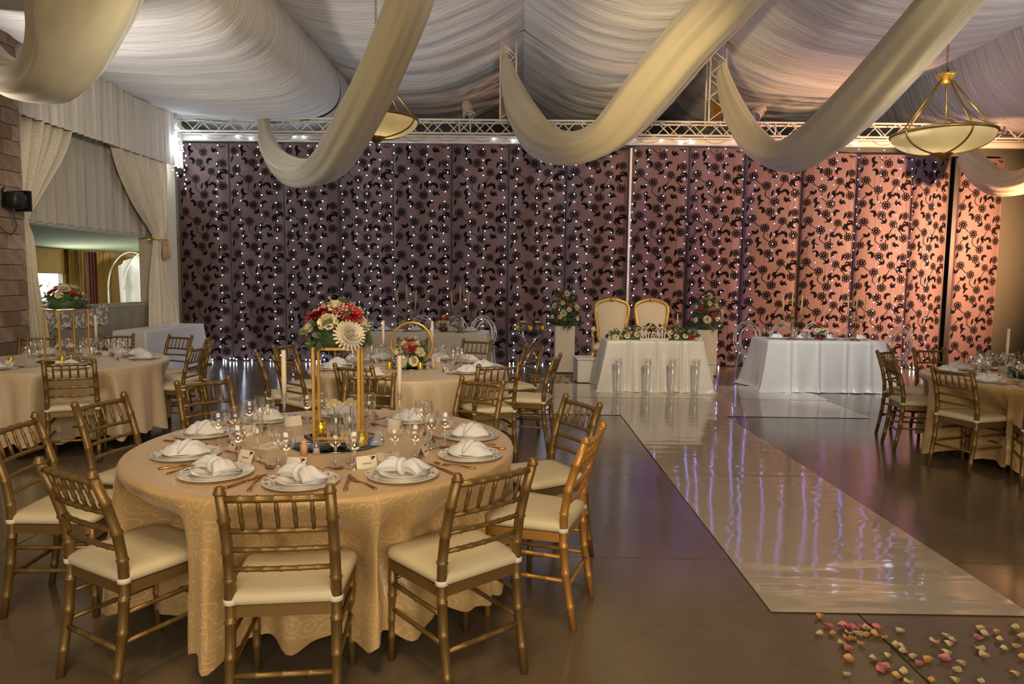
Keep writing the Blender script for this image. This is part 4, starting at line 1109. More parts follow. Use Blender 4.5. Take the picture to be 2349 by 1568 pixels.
BL = {
 'rose': bloom_mesh('rose', 0.036).mesh('rose', rose_cream), 'rose_white': bloom_mesh('rose', 0.034).mesh('rose', white_petal),
 'gerbera': bloom_mesh('gerbera', 0.048).mesh('gerbera', red_petal), 'mum': bloom_mesh('mum', 0.058).mesh('chrysanthemum', white_petal), 'bud': bloom_mesh('bud', 0.030).mesh('rose', rose_cream)}
GC = MB().lathe([(0.0, 0.012), (0.008, 0.011), (0.013, 0.006), (0.014, 0.0)], 10).mesh('flower_centre', dark_centre)
euca_leaf = leaf_mesh(0.046, 0.052, euca, 'leaf', 0.12, 4); euca_small = leaf_mesh(0.032, 0.030, euca, 'leaf', 0.15, 4); dark_leaf = leaf_mesh(0.085, 0.034, green_leaf, 'leaf', 0.2, 4)
def gyp_mesh(seed, spread=0.035, cnt=30):
    rn = random.Random(seed); mb = MB()
    for k in range(cnt):
        c = (rn.gauss(0, spread * 0.5), rn.gauss(0, spread * 0.5), abs(rn.gauss(0, spread * 0.35))); r = rn.uniform(0.0022, 0.0042)
        mb.add([(c[0] + r, c[1], c[2]), (c[0] - r, c[1], c[2]), (c[0], c[1] + r, c[2]), (c[0], c[1] - r, c[2]), (c[0], c[1], c[2] + r), (c[0], c[1], c[2] - r)], [(0, 2, 4), (2, 1, 4), (1, 3, 4), (3, 0, 4), (2, 0, 5), (1, 2, 5), (3, 1, 5), (0, 3, 5)])
    return mb.mesh('baby_breath', gyp)
GYP = [gyp_mesh(1), gyp_mesh(2), gyp_mesh(3)]
def orient(d, spin=0.0):
    """euler that turns local +Z to d"""
    q = Vector(d).to_track_quat('Z', 'Y').to_matrix() @ Matrix.Rotation(spin, 3, 'Z')
    return q.to_euler()
def bloom(t, kind, loc, d, s=1.0, spin=0.0):
    o = put(BL[kind].name.split('.')[0], BL[kind], t, loc, None, s); o.rotation_euler = orient(d, spin)
    if kind == 'gerbera':
        put('flower_centre', GC, o, (0, 0, 0.004))
    return o
def leaf(t, me, loc, d, spin=0.0, s=1.0):
    """leaf mesh grows along +Y; point it along d"""
    o = put('leaf', me, t, loc, None, s); o.rotation_euler = (Vector(d).to_track_quat('Y', 'Z').to_matrix() @ Matrix.Rotation(spin, 3, 'Y')).to_euler(); return o
def dome(t, R, H, blooms, nleaf, ngyp, seed, leaves=(euca_leaf, euca_small), core=euca, low=-0.05, droop=True):
    """a dome of flowers; blooms = (kind, azimuth deg from camera side, elevation deg, scale)"""
    rn = random.Random(seed)
    MB().lathe([(0.0, 0.0), (R * 0.70, 0.0), (R * 0.74, H * 0.25), (R * 0.55, H * 0.6), (R * 0.25, H * 0.80), (0, H * 0.84)], 12).build('flower_foam', green_leaf, t)
    def at_(az, el, k=1.0):
        a = math.radians(az - 90); e = math.radians(el)
        return Vector((R * math.cos(e) * math.cos(a) * k, R * math.cos(e) * math.sin(a) * k, H * math.sin(e) * k + H * 0.08))
    for kind, az, el, s in blooms:
        p = at_(az, el, 0.86); d = at_(az, el).normalized() + Vector((0, 0, 0.12)); bloom(t, kind, p, d, s, rn.uniform(0, 6))
    for k in range(nleaf):
        az, el = rn.uniform(0, 360), (rn.uniform(-8, 35) if rn.random() < 0.7 else rn.uniform(20, 85)); p = at_(az, el, rn.uniform(0.62, 0.92)); d = at_(az, el).normalized()
        d = d + Vector((rn.uniform(-0.8, 0.8), rn.uniform(-0.8, 0.8), rn.uniform(-0.7, 0.6)))
        leaf(t, rn.choice(leaves), p, d, rn.uniform(-1.2, 1.2), rn.uniform(0.8, 1.25))
    for k in range(ngyp):
        p = at_(rn.uniform(0, 360), rn.uniform(5, 80), 0.93); o = put('baby_breath', rn.choice(GYP), t, p); o.rotation_euler = orient(p.normalized()); o['kind'] = 'stuff'
BIG = [('mum', 36, 12, 1.25), ('rose', -10, 36, 1.35), ('gerbera', 48, 50, 1.55), ('gerbera', -58, 48, 1.45), ('rose', 6, 74, 1.2), ('rose', 84, 28, 1.15), ('rose', -74, 22, 1.15), ('gerbera', 150, 62, 1.3), ('mum', -150, 30, 1.0), ('rose', 120, 30, 1.1), ('gerbera', -110, 45, 1.1), ('rose', 200, 25, 1.1)]
def rect_stand(label, loc, rz, W, D, H):
    t = thing('flower_stand', label, 'flower stand', loc, rz, 'gold frame flower stands'); k = 0.016
    for sx in (-1, 1):
        for sy in (-1, 1): MB().bbox((sx * W / 2, sy * D / 2, H / 2), (k, k, H), 0.002).build('leg', bright_gold, t, False)
    for z in (k / 2, H - k / 2):
        for s in (-1, 1):
            MB().bbox((0, s * D / 2, z), (W - k, k, k), 0.002).build('crossbar', bright_gold, t, False)
            MB().bbox((s * W / 2, 0, z), (k, D - k, k), 0.002).build('crossbar', bright_gold, t, False)
    MB().box((0, 0, H + 0.002), (W + 0.01, D + 0.01, 0.004)).build('top_plate', clear, t, False)
    return t
# nearest table
def disc_mirror(label, loc, r):
    t = thing('mirror_tray', label, 'mirror', loc, 0, 'round centrepiece mirrors')
    MB().lathe([(0.0, 0.0), (r, 0.0), (r + 0.001, 0.003), (r, 0.006), (0.0, 0.006)], 64).build('glass_disc', mirror, t); return t
Zt = 0.7605
disc_mirror('round blue mirror under the gold stand of the nearest round table', (-0.915, 3.40, Zt), 0.238)
rect_stand('gold frame flower stand on the mirror of the nearest round table', (-0.925, 3.48, Zt + 0.007), 0.10, 0.225, 0.14, 0.475)
t = thing('flower_arrangement', 'large dome of red gerberas, cream roses and white chrysanthemum on the nearest gold stand', 'flowers', (-0.925, 3.48, Zt + 0.487)); t.scale = (1.1, 1.1, 1.1)
dome(t, 0.155, 0.20, BIG, 130, 16, 5)
def candlestick(label, loc, h, hold):
    t = thing('glass_candlestick', label[0], 'candle holder', loc, 0, 'glass candlesticks')
    MB().cup([(0.036, 0.0), (0.036, 0.003), (0.012, 0.008), (0.005, 0.02), (0.0045, hold * 0.5), (0.006, hold - 0.05), (0.010, hold - 0.035), (0.017, hold - 0.01), (0.0155, hold + 0.012)], 16).build('glass_stem', clear, t)
    c = thing('taper_candle', label[1], 'candle', (loc[0], loc[1], loc[2] + hold - 0.022), 0, 'cream taper candles')
    MB().lathe([(0.0, 0.0), (0.0105, 0.0), (0.0135, h * 0.4), (0.0125, h - 0.004), (0.009, h), (0.0, h)], 14).build('wax', candle_m, c); MB().tube([(0, 0, h - 0.002), (0.001, 0, h + 0.008)], 0.0012, 4).build('wick', ink, c)
candlestick(('slim glass candlestick left of the gold stand, nearest round table', 'cream taper candle left of the gold stand, nearest round table'), (-1.255, 3.62, Zt), 0.275, 0.19)
candlestick(('slim glass candlestick right of the gold stand, nearest round table', 'cream taper candle right of the gold stand, nearest round table'), (-0.655, 3.74, Zt), 0.245, 0.185)
def bud_vase(lab, loc, h=0.10, tilt=0.0, k=2):
    v = thing('bud_vase', lab[0], 'vase', loc, 0, 'clear bud vases')
    MB().cup([(0.024, 0.002), (0.026, 0.006), (0.026, h), (0.024, h + 0.002)], 18).build('glass_wall', clear, v); MB().lathe([(0.0, 0.0), (0.024, 0.0), (0.025, 0.005), (0.0, 0.006)], 18).build('glass_base', clear, v)
    f = thing('cut_rose', lab[1], 'rose', (loc[0], loc[1], loc[2] + 0.008), 0, 'cream roses in bud vases')
    MB().tube([(0.01, 0, 0), (0.004, 0, h * 0.6), (tilt, -0.004, h + 0.028)], 0.0022, 6).build('stem', stem_m, f)
    bloom(f, 'bud', (tilt, -0.004, h + 0.045), (tilt * 4, -0.35, 1), 1.45)
bud_vase(('clear bud vase with the left rose, nearest mirror', 'cream rose in the left bud vase of the nearest mirror'), (-0.96, 3.55, Zt + 0.007), 0.105, -0.008)
bud_vase(('clear bud vase with the right rose, nearest mirror', 'cream rose in the right bud vase of the nearest mirror'), (-0.895, 3.58, Zt + 0.007), 0.105, 0.006)
def votive(label, loc, s=1.0):
    t = tag(MB().lathe([(0.0, 0.0), (0.026 * s, 0.0), (0.028 * s, 0.004), (0.0295 * s, 0.066 * s), (0.0275 * s, 0.067 * s), (0.026 * s, 0.012 * s), (0.0, 0.010 * s)], 20).build('votive_cup', mercury_gold, None, True, loc), label, 'candle cup', 'gold votive cups')
votive('gold mercury votive cup at the front right of the nearest mirror', (-0.765, 3.30, Zt + 0.007))
votive('gold mercury votive cup at the back left of the nearest mirror', (-1.04, 3.55, Zt + 0.007))
for lab, x, y, s in (('larger clear crystal pyramid on the nearest mirror', -0.70, 3.34, 1.0), ('smaller clear crystal pyramid on the nearest mirror', -0.705, 3.43, 0.8)):
    h = 0.07 * s; k = 0.028 * s
    tag(MB().add([(-k, -k, 0), (k, -k, 0), (k, k, 0), (-k, k, 0), (0, 0, h)], [(3, 2, 1, 0), (0, 1, 4), (1, 2, 4), (2, 3, 4), (3, 0, 4)]).build('crystal_pyramid', acrylic, None, False, (x, y, Zt + 0.007)), lab, 'ornament')
def shaker(name, label, loc, material, fill):
    t = thing(name, label, 'shaker', loc)
    MB().lathe([(0.0, 0.0), (0.017, 0.0), (0.0175, 0.045), (0.013, 0.052), (0.014, 0.056), (0.014, 0.068), (0.0, 0.072)], 14).build('body', material, t)
    if fill: MB().lathe([(0.0, 0.001), (0.0155, 0.001), (0.0155, 0.028), (0.0, 0.03)], 12).build('salt', napkin_m, t)
shaker('pepper_shaker', 'peach pepper shaker beside the nearest mirror', (-1.00, 3.14, Zt), mat('peach_shaker', (0.66, 0.42, 0.22), 0.4, 0, 0.05), False)
shaker('salt_shaker', 'clear glass salt shaker beside the nearest mirror', (-0.945, 3.15, Zt), clear, True)
for lab, x, y, rz in (('cream printed menu card lying right of the nearest mirror', -0.60, 3.13, 0.3), ('cream printed menu card lying left of the nearest mirror', -1.22, 3.30, -0.35)):
    m_ = thing('menu_card', lab, 'card', (x, y, Zt), rz, 'menu cards')
    MB().box((0, 0, 0.0008), (0.105, 0.15, 0.0016)).build('card', card_m, m_, False)
    mb = MB()
    for k in range(5): mb.box((0, 0.03 - k * 0.016, 0.0019), (0.05 - 0.008 * (k % 2), 0.002, 0.0003))
    mb.build('printed_text', ink, m_, False)
    mb = MB(); r0 = random.Random(4)
    for k in range(14): mb.box((0.02 - abs(r0.gauss(0, 0.02)), 0.07 - abs(r0.gauss(0, 0.008)), 0.0019), (0.008, 0.005, 0.0003), r0.uniform(0, 3))
    mb.build('flower_print', crimson_ink, m_, False)
# middle table: gold hoop
cx, cy = CTR['mid']
disc_mirror('round blue mirror under the gold hoop of the middle round table', (cx + 0.02, cy - 0.03, Zt), 0.20)
t = thing('hoop_stand', 'gold hoop centrepiece standing on the middle round table', 'flower stand', (cx + 0.03, cy - 0.03, Zt + 0.007))
MB().tube([(0.195 * math.sin(a), 0, 0.215 - 0.205 * math.cos(a)) for a in [2 * PI * i / 48 for i in range(48)]], 0.008, 8, True, 1.6).build('hoop', bright_gold, t)
MB().bbox((0, 0, 0.006), (0.16, 0.08, 0.012), 0.003).build('base', bright_gold, t, False)
t = thing('flower_arrangement', 'flowers with one large red gerbera inside the gold hoop, middle round table', 'flowers', (cx + 0.02, cy - 0.05, Zt + 0.02)); t.scale = (1.12, 1.12, 1.25)
dome(t, 0.155, 0.21, [('gerbera', 6, 44, 1.35), ('gerbera', 0, 80, 1.0), ('rose', -56, 28, 1.3), ('rose', 55, 32, 1.3), ('rose', 22, 10, 1.2), ('mum', -20, 8, 0.8), ('gerbera', -70, 60, 0.7), ('rose', 70, 60, 0.9), ('rose', -40, 62, 0.9), ('rose', 180, 30, 1.0), ('gerbera', 140, 50, 0.9)], 80, 8, 8)
candlestick(('slim glass candlestick left of the gold hoop, middle round table', 'cream taper candle left of the gold hoop, middle round table'), (cx - 0.255, cy + 0.05, Zt), 0.25, 0.21)
candlestick(('slim glass candlestick right of the gold hoop, middle round table', 'cream taper candle right of the gold hoop, middle round table'), (cx + 0.21, cy + 0.08, Zt), 0.25, 0.21)
votive('gold mercury votive cup left of the gold hoop', (cx - 0.15, cy - 0.20, Zt)); votive('gold mercury votive cup right of the gold hoop', (cx + 0.13, cy - 0.17, Zt + 0.0))
shaker('pepper_shaker', 'peach pepper shaker on the middle round table', (cx + 0.25, cy - 0.14, Zt), MATS['peach_shaker'], False)
shaker('salt_shaker', 'clear glass salt shaker on the middle round table', (cx + 0.20, cy - 0.16, Zt), clear, True)
# left table
cx, cy = CTR['left']
disc_mirror('round mirror under the gold stand of the left round table', (cx + 0.02, cy, Zt), 0.24)
rect_stand('gold frame flower stand on the left round table', (cx + 0.03, cy + 0.02, Zt + 0.007), 1.29, 0.32, 0.19, 0.50)
t = thing('flower_arrangement', 'dome of flowers on the gold stand of the left round table', 'flowers', (cx + 0.03, cy + 0.02, Zt + 0.512))
dome(t, 0.20, 0.22, [('gerbera', -28, 50, 1.15), ('rose', 12, 38, 1.15), ('mum', 28, 62, 1.0), ('rose', -55, 42, 1.0), ('gerbera', 68, 42, 0.9), ('rose', -5, 80, 1.0), ('rose', 130, 40, 1.0), ('mum', 200, 40, 0.9), ('rose', -110, 30, 0.9)], 90, 14, 12)
candlestick(('slim glass candlestick right of the gold stand, left round table', 'cream taper candle right of the gold stand, left round table'), (cx + 0.16, cy + 0.27, Zt), 0.27, 0.19)
votive('amber votive cup in front of the gold stand, left round table', (cx + 0.10, cy - 0.17, Zt + 0.007), 0.9); votive('amber votive cup near the front left seat, left round table', (cx - 0.34, cy - 0.24, Zt), 0.9)
bud_vase(('clear bud vase with the left rose, left round table', 'cream rose in the left bud vase, left round table'), (cx - 0.02, cy - 0.02, Zt + 0.007), 0.085); bud_vase(('clear bud vase with the right rose, left round table', 'cream rose in the right bud vase, left round table'), (cx + 0.09, cy - 0.02, Zt + 0.007), 0.085)
# right table
cx, cy = CTR['right']
disc_mirror('round mirror at the centre of the right round table', (cx + 0.02, cy, Zt), 0.24)
t = thing('flower_arrangement', 'low flowers with a dark red gerbera on the right round table', 'flowers', (cx - 0.10, cy + 0.02, Zt + 0.007))
dome(t, 0.14, 0.20, [('gerbera', -30, 62, 1.1), ('rose', -60, 30, 1.0), ('rose', 5, 30, 1.0), ('rose', 40, 55, 1.0), ('rose', -20, 85, 0.9), ('rose', 150, 40, 1.0)], 60, 5, 14)
t = rect_stand('gold frame stand cut by the right edge, right round table', (cx + 0.10, cy + 0.02, Zt + 0.007), 0.2, 0.20, 0.20, 0.38)
candlestick(('slim glass candlestick left of the flowers, right round table', 'cream taper candle left of the flowers, right round table'), (cx - 0.26, cy + 0.05, Zt), 0.26, 0.21)
votive('gold votive cup beside the gold frame, right round table', (cx + 0.0, cy - 0.2, Zt))

# ================================================================== RECTANGULAR TABLES
def rect_cloth(label, x0, x1, y0, y1, ztop, hem, flare, creases, nfold, amp, seed, cat='tablecloth', rot=0.0, pool=0.0):
    cx, cy = (x0 + x1) / 2, (y0 + y1) / 2; W, D = x1 - x0, y1 - y0; rn = random.Random(seed); ph = [rn.uniform(0, 6) for _ in range(4)]
    per = 2 * (W + D); rows = [(-0.25, 0), (-0.12, 0), (-0.04, 0), (-0.008, 0), (0, 0.004)] + [(0, k / 14) for k in range(1, 15)]
    # perimeter samples, denser by the corners
    def pt(s):
        s = s % per
        if s < W: return (-W / 2 + s, -D / 2), (0, -1), min(s, W - s), s / W, 0
        s -= W
        if s < D: return (W / 2, -D / 2 + s), (1, 0), min(s, D - s), s / D, 1
        s -= D
        if s < W: return (W / 2 - s, D / 2), (0, 1), min(s, W - s), s / W, 2
        s -= W
        return (-W / 2, D / 2 - s), (-1, 0), min(s, D - s), s / D, 3
    N = 320
    def fn(u, v):
        sv = u * per; p, nrm, dc, fr, side = pt(sv); off, t = rows[int(round(v * (len(rows) - 1)))]
        if t == 0:
            k = 1 + off / min(W, D) * 1.2
            return (p[0] * k, p[1] * k, ztop - (0.003 if off == -0.008 else 0) * 0), (p[0] * k, p[1] * k)
        corner = math.exp(-(dc / 0.16) ** 2)
        sgn = 1 if fr > 0.5 else -1
        cd_ = ((nrm[0] + (sgn * (0 if nrm[0] else 1) if side in (0,) else (-sgn if side == 2 else 0))), (nrm[1] + ((sgn if side == 1 else -sgn) if side in (1, 3) else 0)))
        f = math.sin(sv / per * nfold * 2 * PI + ph[0] + 0.8 * math.sin(sv * 2 + ph[1])) * 0.6 + 0.4 * math.sin(sv / per * nfold * 1.7 * 2 * PI + ph[2])
        d = 0.008 + 0.05 * t * flare + amp * t ** 1.3 * f * (1 - 0.6 * corner)
        for c in creases:
            if side == 0: d += (0.030 * math.exp(-((fr - c) / 0.014) ** 2) - 0.020 * math.exp(-((fr - c - 0.03) / 0.02) ** 2)) * (0.4 + 0.6 * t)
        x = p[0] + nrm[0] * d; y = p[1] + nrm[1] * d
        x += (cd_[0] - nrm[0]) * corner * 0.17 * flare * t ** 1.2 + nrm[0] * corner * 0.10 * flare * t ** 1.2
        y += (cd_[1] - nrm[1]) * corner * 0.17 * flare * t ** 1.2 + nrm[1] * corner * 0.10 * flare * t ** 1.2
        z = ztop - t * (ztop - hem)
        if pool and t > 0.93: x += nrm[0] * pool * (0.4 + 0.6 * abs(f)) ; y += nrm[1] * pool * (0.4 + 0.6 * abs(f)); z = 0.006 + 0.008 * abs(f)
        return (x, y, z), (sv, t * 0.8)
    mb = MB().grid(N, len(rows) - 1, fn, True)
    k = len(mb.v); mb.v.append((0, 0, ztop)); mb.uv.append((0, 0)); mb.f += [(j, (j + 1) % N, k) for j in range(N)]
    o = mb.build('tablecloth', white_damask, None, True, (cx, cy, 0)); o.rotation_euler = (0, 0, rot)
    tag(o, label, cat)
    lab2 = label.split(' cloth ')[-1]
    t = thing('trestle_table', 'trestle table hidden under the white cloth ' + lab2, 'table', (cx, cy, 0), rot, 'trestle tables')
    MB().box((0, 0, ztop - 0.022), (W - 0.02, D - 0.02, 0.03)).build('tabletop', wood_dark, t, False)
    for sx in (-1, 1):
        for sy in (-1, 1): MB().tube([(sx * (W / 2 - 0.12), sy * (D / 2 - 0.1), 0), (sx * (W / 2 - 0.12), sy * (D / 2 - 0.1), ztop - 0.03)], 0.015, 6).build('leg', wood_dark, t)
rect_cloth('white damask cloth on the bridal table at the centre', 1.30, 2.70, 9.93, 10.63, 0.755, 0.012, 1.0, (0.22, 0.5, 0.76), 11, 0.045, 3, pool=0.05)
rect_cloth('white damask cloth on the head table to the left', -2.55, -0.50, 10.72, 11.50, 0.765, 0.02, 0.7, (0.5,), 9, 0.02, 4)
rect_cloth('white damask cloth on the head table to the right', 3.70, 5.42, 10.08, 10.80, 0.765, 0.012, 1.0, (0.18, 0.42, 0.66, 0.86), 10, 0.03, 5, pool=0.04)
rect_cloth('white damask cloth on the side table by the left wall', -6.26, -5.76, 10.45, 12.40, 0.76, 0.03, 0.6, (), 10, 0.015, 6)

# bridal table: sign, garland, vases, thrones, plinths
t = thing('letter_sign', 'white cut-out Mr&Mrs letters on the front edge of the bridal table', 'sign', (1.985, 9.985, 0.7555)); t.scale = (0.88, 1, 1.08)
def letter(ch, x, s):
    """serif capitals and lower case, drawn in XZ: built in XY then stood up"""
    mb = MB(); d = 0.02
    B = lambda cx_, cy_, w_, h_: mb.box((cx_, cy_, 0), (w_, h_, d))
    if ch == 'M':
        W = 0.115; H = 0.135
        B(0.012, H / 2, 0.010, H); B(W - 0.016, H / 2, 0.022, H)
        ribbon(mb, [(0.016, H, 0.022), (0.036, H * 0.5, 0.022), (0.056, 0.004, 0.020)], -d / 2, d / 2, 4); ribbon(mb, [(0.056, 0.004, 0.008), (0.076, H * 0.5, 0.008), (W - 0.022, H, 0.008)], -d / 2, d / 2, 4)
        for c in (0.012, W - 0.016): B(c, 0.004, 0.036, 0.008)
        B(0.008, H - 0.004, 0.026, 0.008); B(W - 0.012, H - 0.004, 0.030, 0.008); adv = 0.122
    elif ch == 'r':
        H = 0.092; B(0.018, H / 2, 0.017, H); B(0.018, 0.004, 0.040, 0.008); B(0.010, H - 0.005, 0.022, 0.008)
        ribbon(mb, [(0.022, 0.058, 0.010), (0.032, 0.080, 0.012), (0.044, 0.086, 0.016), (0.054, 0.076, 0.014)], -d / 2, d / 2, 10); adv = 0.058
    elif ch == 's':
        ribbon(mb, [(0.050, 0.068, 0.008), (0.044, 0.084, 0.010), (0.028, 0.089, 0.012), (0.014, 0.078, 0.014), (0.018, 0.060, 0.018), (0.034, 0.046, 0.020), (0.048, 0.030, 0.016), (0.044, 0.011, 0.013), (0.026, 0.005, 0.011), (0.011, 0.012, 0.010), (0.007, 0.028, 0.008)], -d / 2, d / 2, 40); adv = 0.058
    else:
        ribbon(mb, [(0.082, 0.060, 0.008), (0.070, 0.034, 0.010), (0.050, 0.010, 0.012), (0.024, 0.005, 0.014), (0.008, 0.024, 0.016), (0.018, 0.048, 0.014), (0.042, 0.066, 0.012), (0.050, 0.086, 0.010), (0.038, 0.099, 0.010), (0.024, 0.088, 0.012), (0.028, 0.066, 0.014), (0.048, 0.036, 0.016), (0.066, 0.014, 0.016), (0.084, 0.005, 0.012)], -d / 2, d / 2, 52); adv = 0.090
    mb.v = [(a + x, -c, b + 0.022) for a, b, c in mb.v]
    mb.build('letter', white_paint, t, False)
    return x + adv
x = -0.235
for ch in 'Mr&Mrs': x = letter(ch, x, 1)
MB().bbox((0.0, 0, 0.012), (0.47, 0.05, 0.024), 0.003).build('base', white_paint, t, False)
t = thing('flower_garland', 'garland of cream roses and eucalyptus along the front of the bridal table', 'garland', (2.0, 10.12, 0.757))
rg = random.Random(31)
for k in range(210):
    x = rg.uniform(-0.68, 0.68); hgt = 0.17 * (1 - (x / 0.75) ** 2) + 0.04
    leaf(t, rg.choice((euca_leaf, dark_leaf, euca_leaf, dark_leaf)), (x, rg.uniform(-0.09, 0.07), rg.uniform(0.01, hgt)), (rg.uniform(-1, 1), rg.uniform(-1, 0.6), rg.uniform(-0.15, 0.9)), rg.uniform(-1, 1), rg.uniform(0.9, 1.3))
MB().lathe([(0.0, 0.0)] + [(0.5, 0.0), (0.55, 0.03), (0.3, 0.05), (0, 0.06)], 16).xform(Matrix.Diagonal((1.15, 0.12, 1, 1))).build('flower_foam', green_leaf, t)
for x, y, z, kd in ((-0.63, -0.07, 0.03, 'rose'), (-0.40, -0.09, 0.05, 'rose'), (-0.36, -0.03, 0.11, 'rose'), (-0.25, -0.06, 0.07, 'rose'), (-0.22, 0.0, 0.13, 'rose'), (-0.47, -0.02, 0.07, 'rose'), (0.26, -0.04, 0.11, 'rose'), (0.32, -0.10, 0.05, 'rose'), (0.37, -0.03, 0.12, 'rose'), (0.46, -0.07, 0.06, 'rose'), (0.60, -0.05, 0.05, 'rose'), (0.66, -0.07, 0.03, 'rose'), (-0.05, 0.0, 0.13, 'gerbera'), (0.27, 0.02, 0.15, 'gerbera'), (0.56, -0.05, 0.05, 'gerbera'), (-0.55, -0.06, 0.03, 'rose')):
    bloom(t, kd, (x, y, z), (rg.uniform(-0.3, 0.3), -0.8, 0.5), 1.15, rg.uniform(0, 6))
for lab, x in (('gold taper candle between the two thrones on the bridal table', 1.62), ('gold taper candle at the right of the bridal table', 2.40)):
    c = thing('taper_candle', lab, 'candle', (x, 10.32, 0.757), 0, 'gold candles on the bridal table')
    MB().lathe([(0.0, 0.0), (0.035, 0.0), (0.03, 0.012), (0.010, 0.02), (0.014, 0.04), (0.0, 0.042)], 12).build('holder', antique_brass, c); MB().lathe([(0.0, 0.04), (0.013, 0.04), (0.011, 0.37), (0, 0.372)], 10).build('wax', yellow_candle, c)
for k, x in enumerate((1.44, 1.86, 2.21, 2.55)):
    t = thing('cylinder_vase', 'tall clear cylinder vase in front of the bridal table, %s from the left' % ('first', 'second', 'third', 'fourth')[k], 'vase', (x, 9.72, 0.009), 0, 'clear cylinder vases on the runner')
    MB().cup([(0.034, 0.008), (0.040, 0.02), (0.052, 0.50), (0.050, 0.502)], 20).build('glass_wall', acrylic, t); MB().lathe([(0.0, 0.0), (0.075, 0.0), (0.075, 0.005), (0.034, 0.009), (0.0, 0.009)], 20).build('foot', acrylic, t)
    MB().lathe([(0.0, 0.455), (0.047, 0.455), (0.048, 0.472), (0.0, 0.475)], 16).build('floating_candle', candle_m, t)

def throne(label, loc, rz):
    t = thing('throne_chair', label, 'chair', loc, rz, 'gilded bridal thrones'); t.scale = (0.99, 1.1, 1.16)
    # oval-shield back: outline in XZ
    out = [(-0.19, 0.52), (-0.235, 0.72), (-0.275, 0.92), (-0.262, 1.05), (-0.16, 1.10), (-0.06, 1.125), (0.06, 1.125), (0.16, 1.10), (0.262, 1.05), (0.275, 0.92), (0.235, 0.72), (0.19, 0.52), (0.0, 0.50)]
    by = lambda z: -0.22 - 0.14 * (z - 0.5)
    loop = [(x, by(z), z) for x, z in spline(out + [out[0]], 72)[:-1]]
    MB().tube(loop, 0.030, 8, True).build('back_frame', gold_up, t)
    q = spline(out + [out[0]], 48)[:-1]; c0 = (0, 0.82); mb = MB()
    for front, s_ in ((0.025, 1), (-0.02, -1)):
        k = len(mb.v); mb.v.append((0, by(c0[1]) + front * 1.6, c0[1]))
        for ring in (0.55, 0.93):
            mb.v += [(c0[0] + (a - c0[0]) * ring, by(c0[1] + (b - c0[1]) * ring) + front * (1.4 if ring < 0.6 else 0.3), c0[1] + (b - c0[1]) * ring) for a, b in q]
        for j in range(48):
            j2 = (j + 1) % 48; mb.f.append((k, k + 1 + j, k + 1 + j2)[::s_]); mb.f.append((k + 1 + j, k + 49 + j, k + 49 + j2, k + 1 + j2)[::s_])
    mb.build('back_upholstery', throne_cloth, t)
    MB().lathe([(0.0, 0.0), (0.05, 0.004), (0.04, 0.02), (0.015, 0.03), (0.0, 0.03)], 10).xform(Matrix.Translation((0, by(1.125) + 0.03, 1.125)) @ Matrix.Rotation(-PI / 2, 4, 'X') @ Matrix.Diagonal((1, 0.6, 1, 1))).build('crest', gold_up, t)
    so = seat_outline(0.60, 0.50, 0.26, -0.24, 0.09); MB().prism(so, 0.36, 0.42).build('seat_frame', gold_up, t, False)
    N = len(so); vs = []; rings = [(0.97, 0.42), (1.0, 0.44), (0.99, 0.475), (0.9, 0.50), (0.5, 0.515)]
    for k, z in rings: vs += [(x * k, y * k, z) for x, y in so]
    MB().add(vs, [(i * N + j, i * N + (j + 1) % N, (i + 1) * N + (j + 1) % N, (i + 1) * N + j) for i in range(4) for j in range(N)] + [tuple(range(4 * N, 5 * N))]).build('seat_cushion', throne_cloth, t)
    for s in (-1, 1):
        MB().tube([tuple(p) for p in spline([(s * 0.23, by(0.68), 0.66), (s * 0.29, -0.12, 0.69), (s * 0.31, 0.08, 0.67), (s * 0.30, 0.16, 0.62), (s * 0.29, 0.12, 0.55), (s * 0.28, 0.14, 0.40)], 22)], 0.022, 8).build('armrest', gold_up, t)
        MB().tube([(s * 0.295, -0.08, 0.712), (s * 0.305, 0.06, 0.70)], [0.030, 0.030], 10).build('arm_pad', throne_cloth, t)
        MB().tube([tuple(p) for p in spline([(s * 0.27, 0.22, 0.40), (s * 0.30, 0.26, 0.30), (s * 0.27, 0.24, 0.12), (s * 0.29, 0.28, 0.0)], 14)], [0.032 - 0.015 * i / 14 for i in range(15)], 8).build('leg', gold_up, t)
        MB().tube([(s * 0.22, -0.21, 0.40), (s * 0.21, -0.25, 0.2), (s * 0.22, -0.32, 0.0)], [0.026, 0.022, 0.018], 8).build('leg', gold_up, t)
throne('gilded throne chair behind the bridal table, left of the pair', (1.53, 11.25, 0), PI - 0.15); throne('gilded throne chair behind the bridal table, right of the pair', (2.25, 11.22, 0), PI + 0.04)

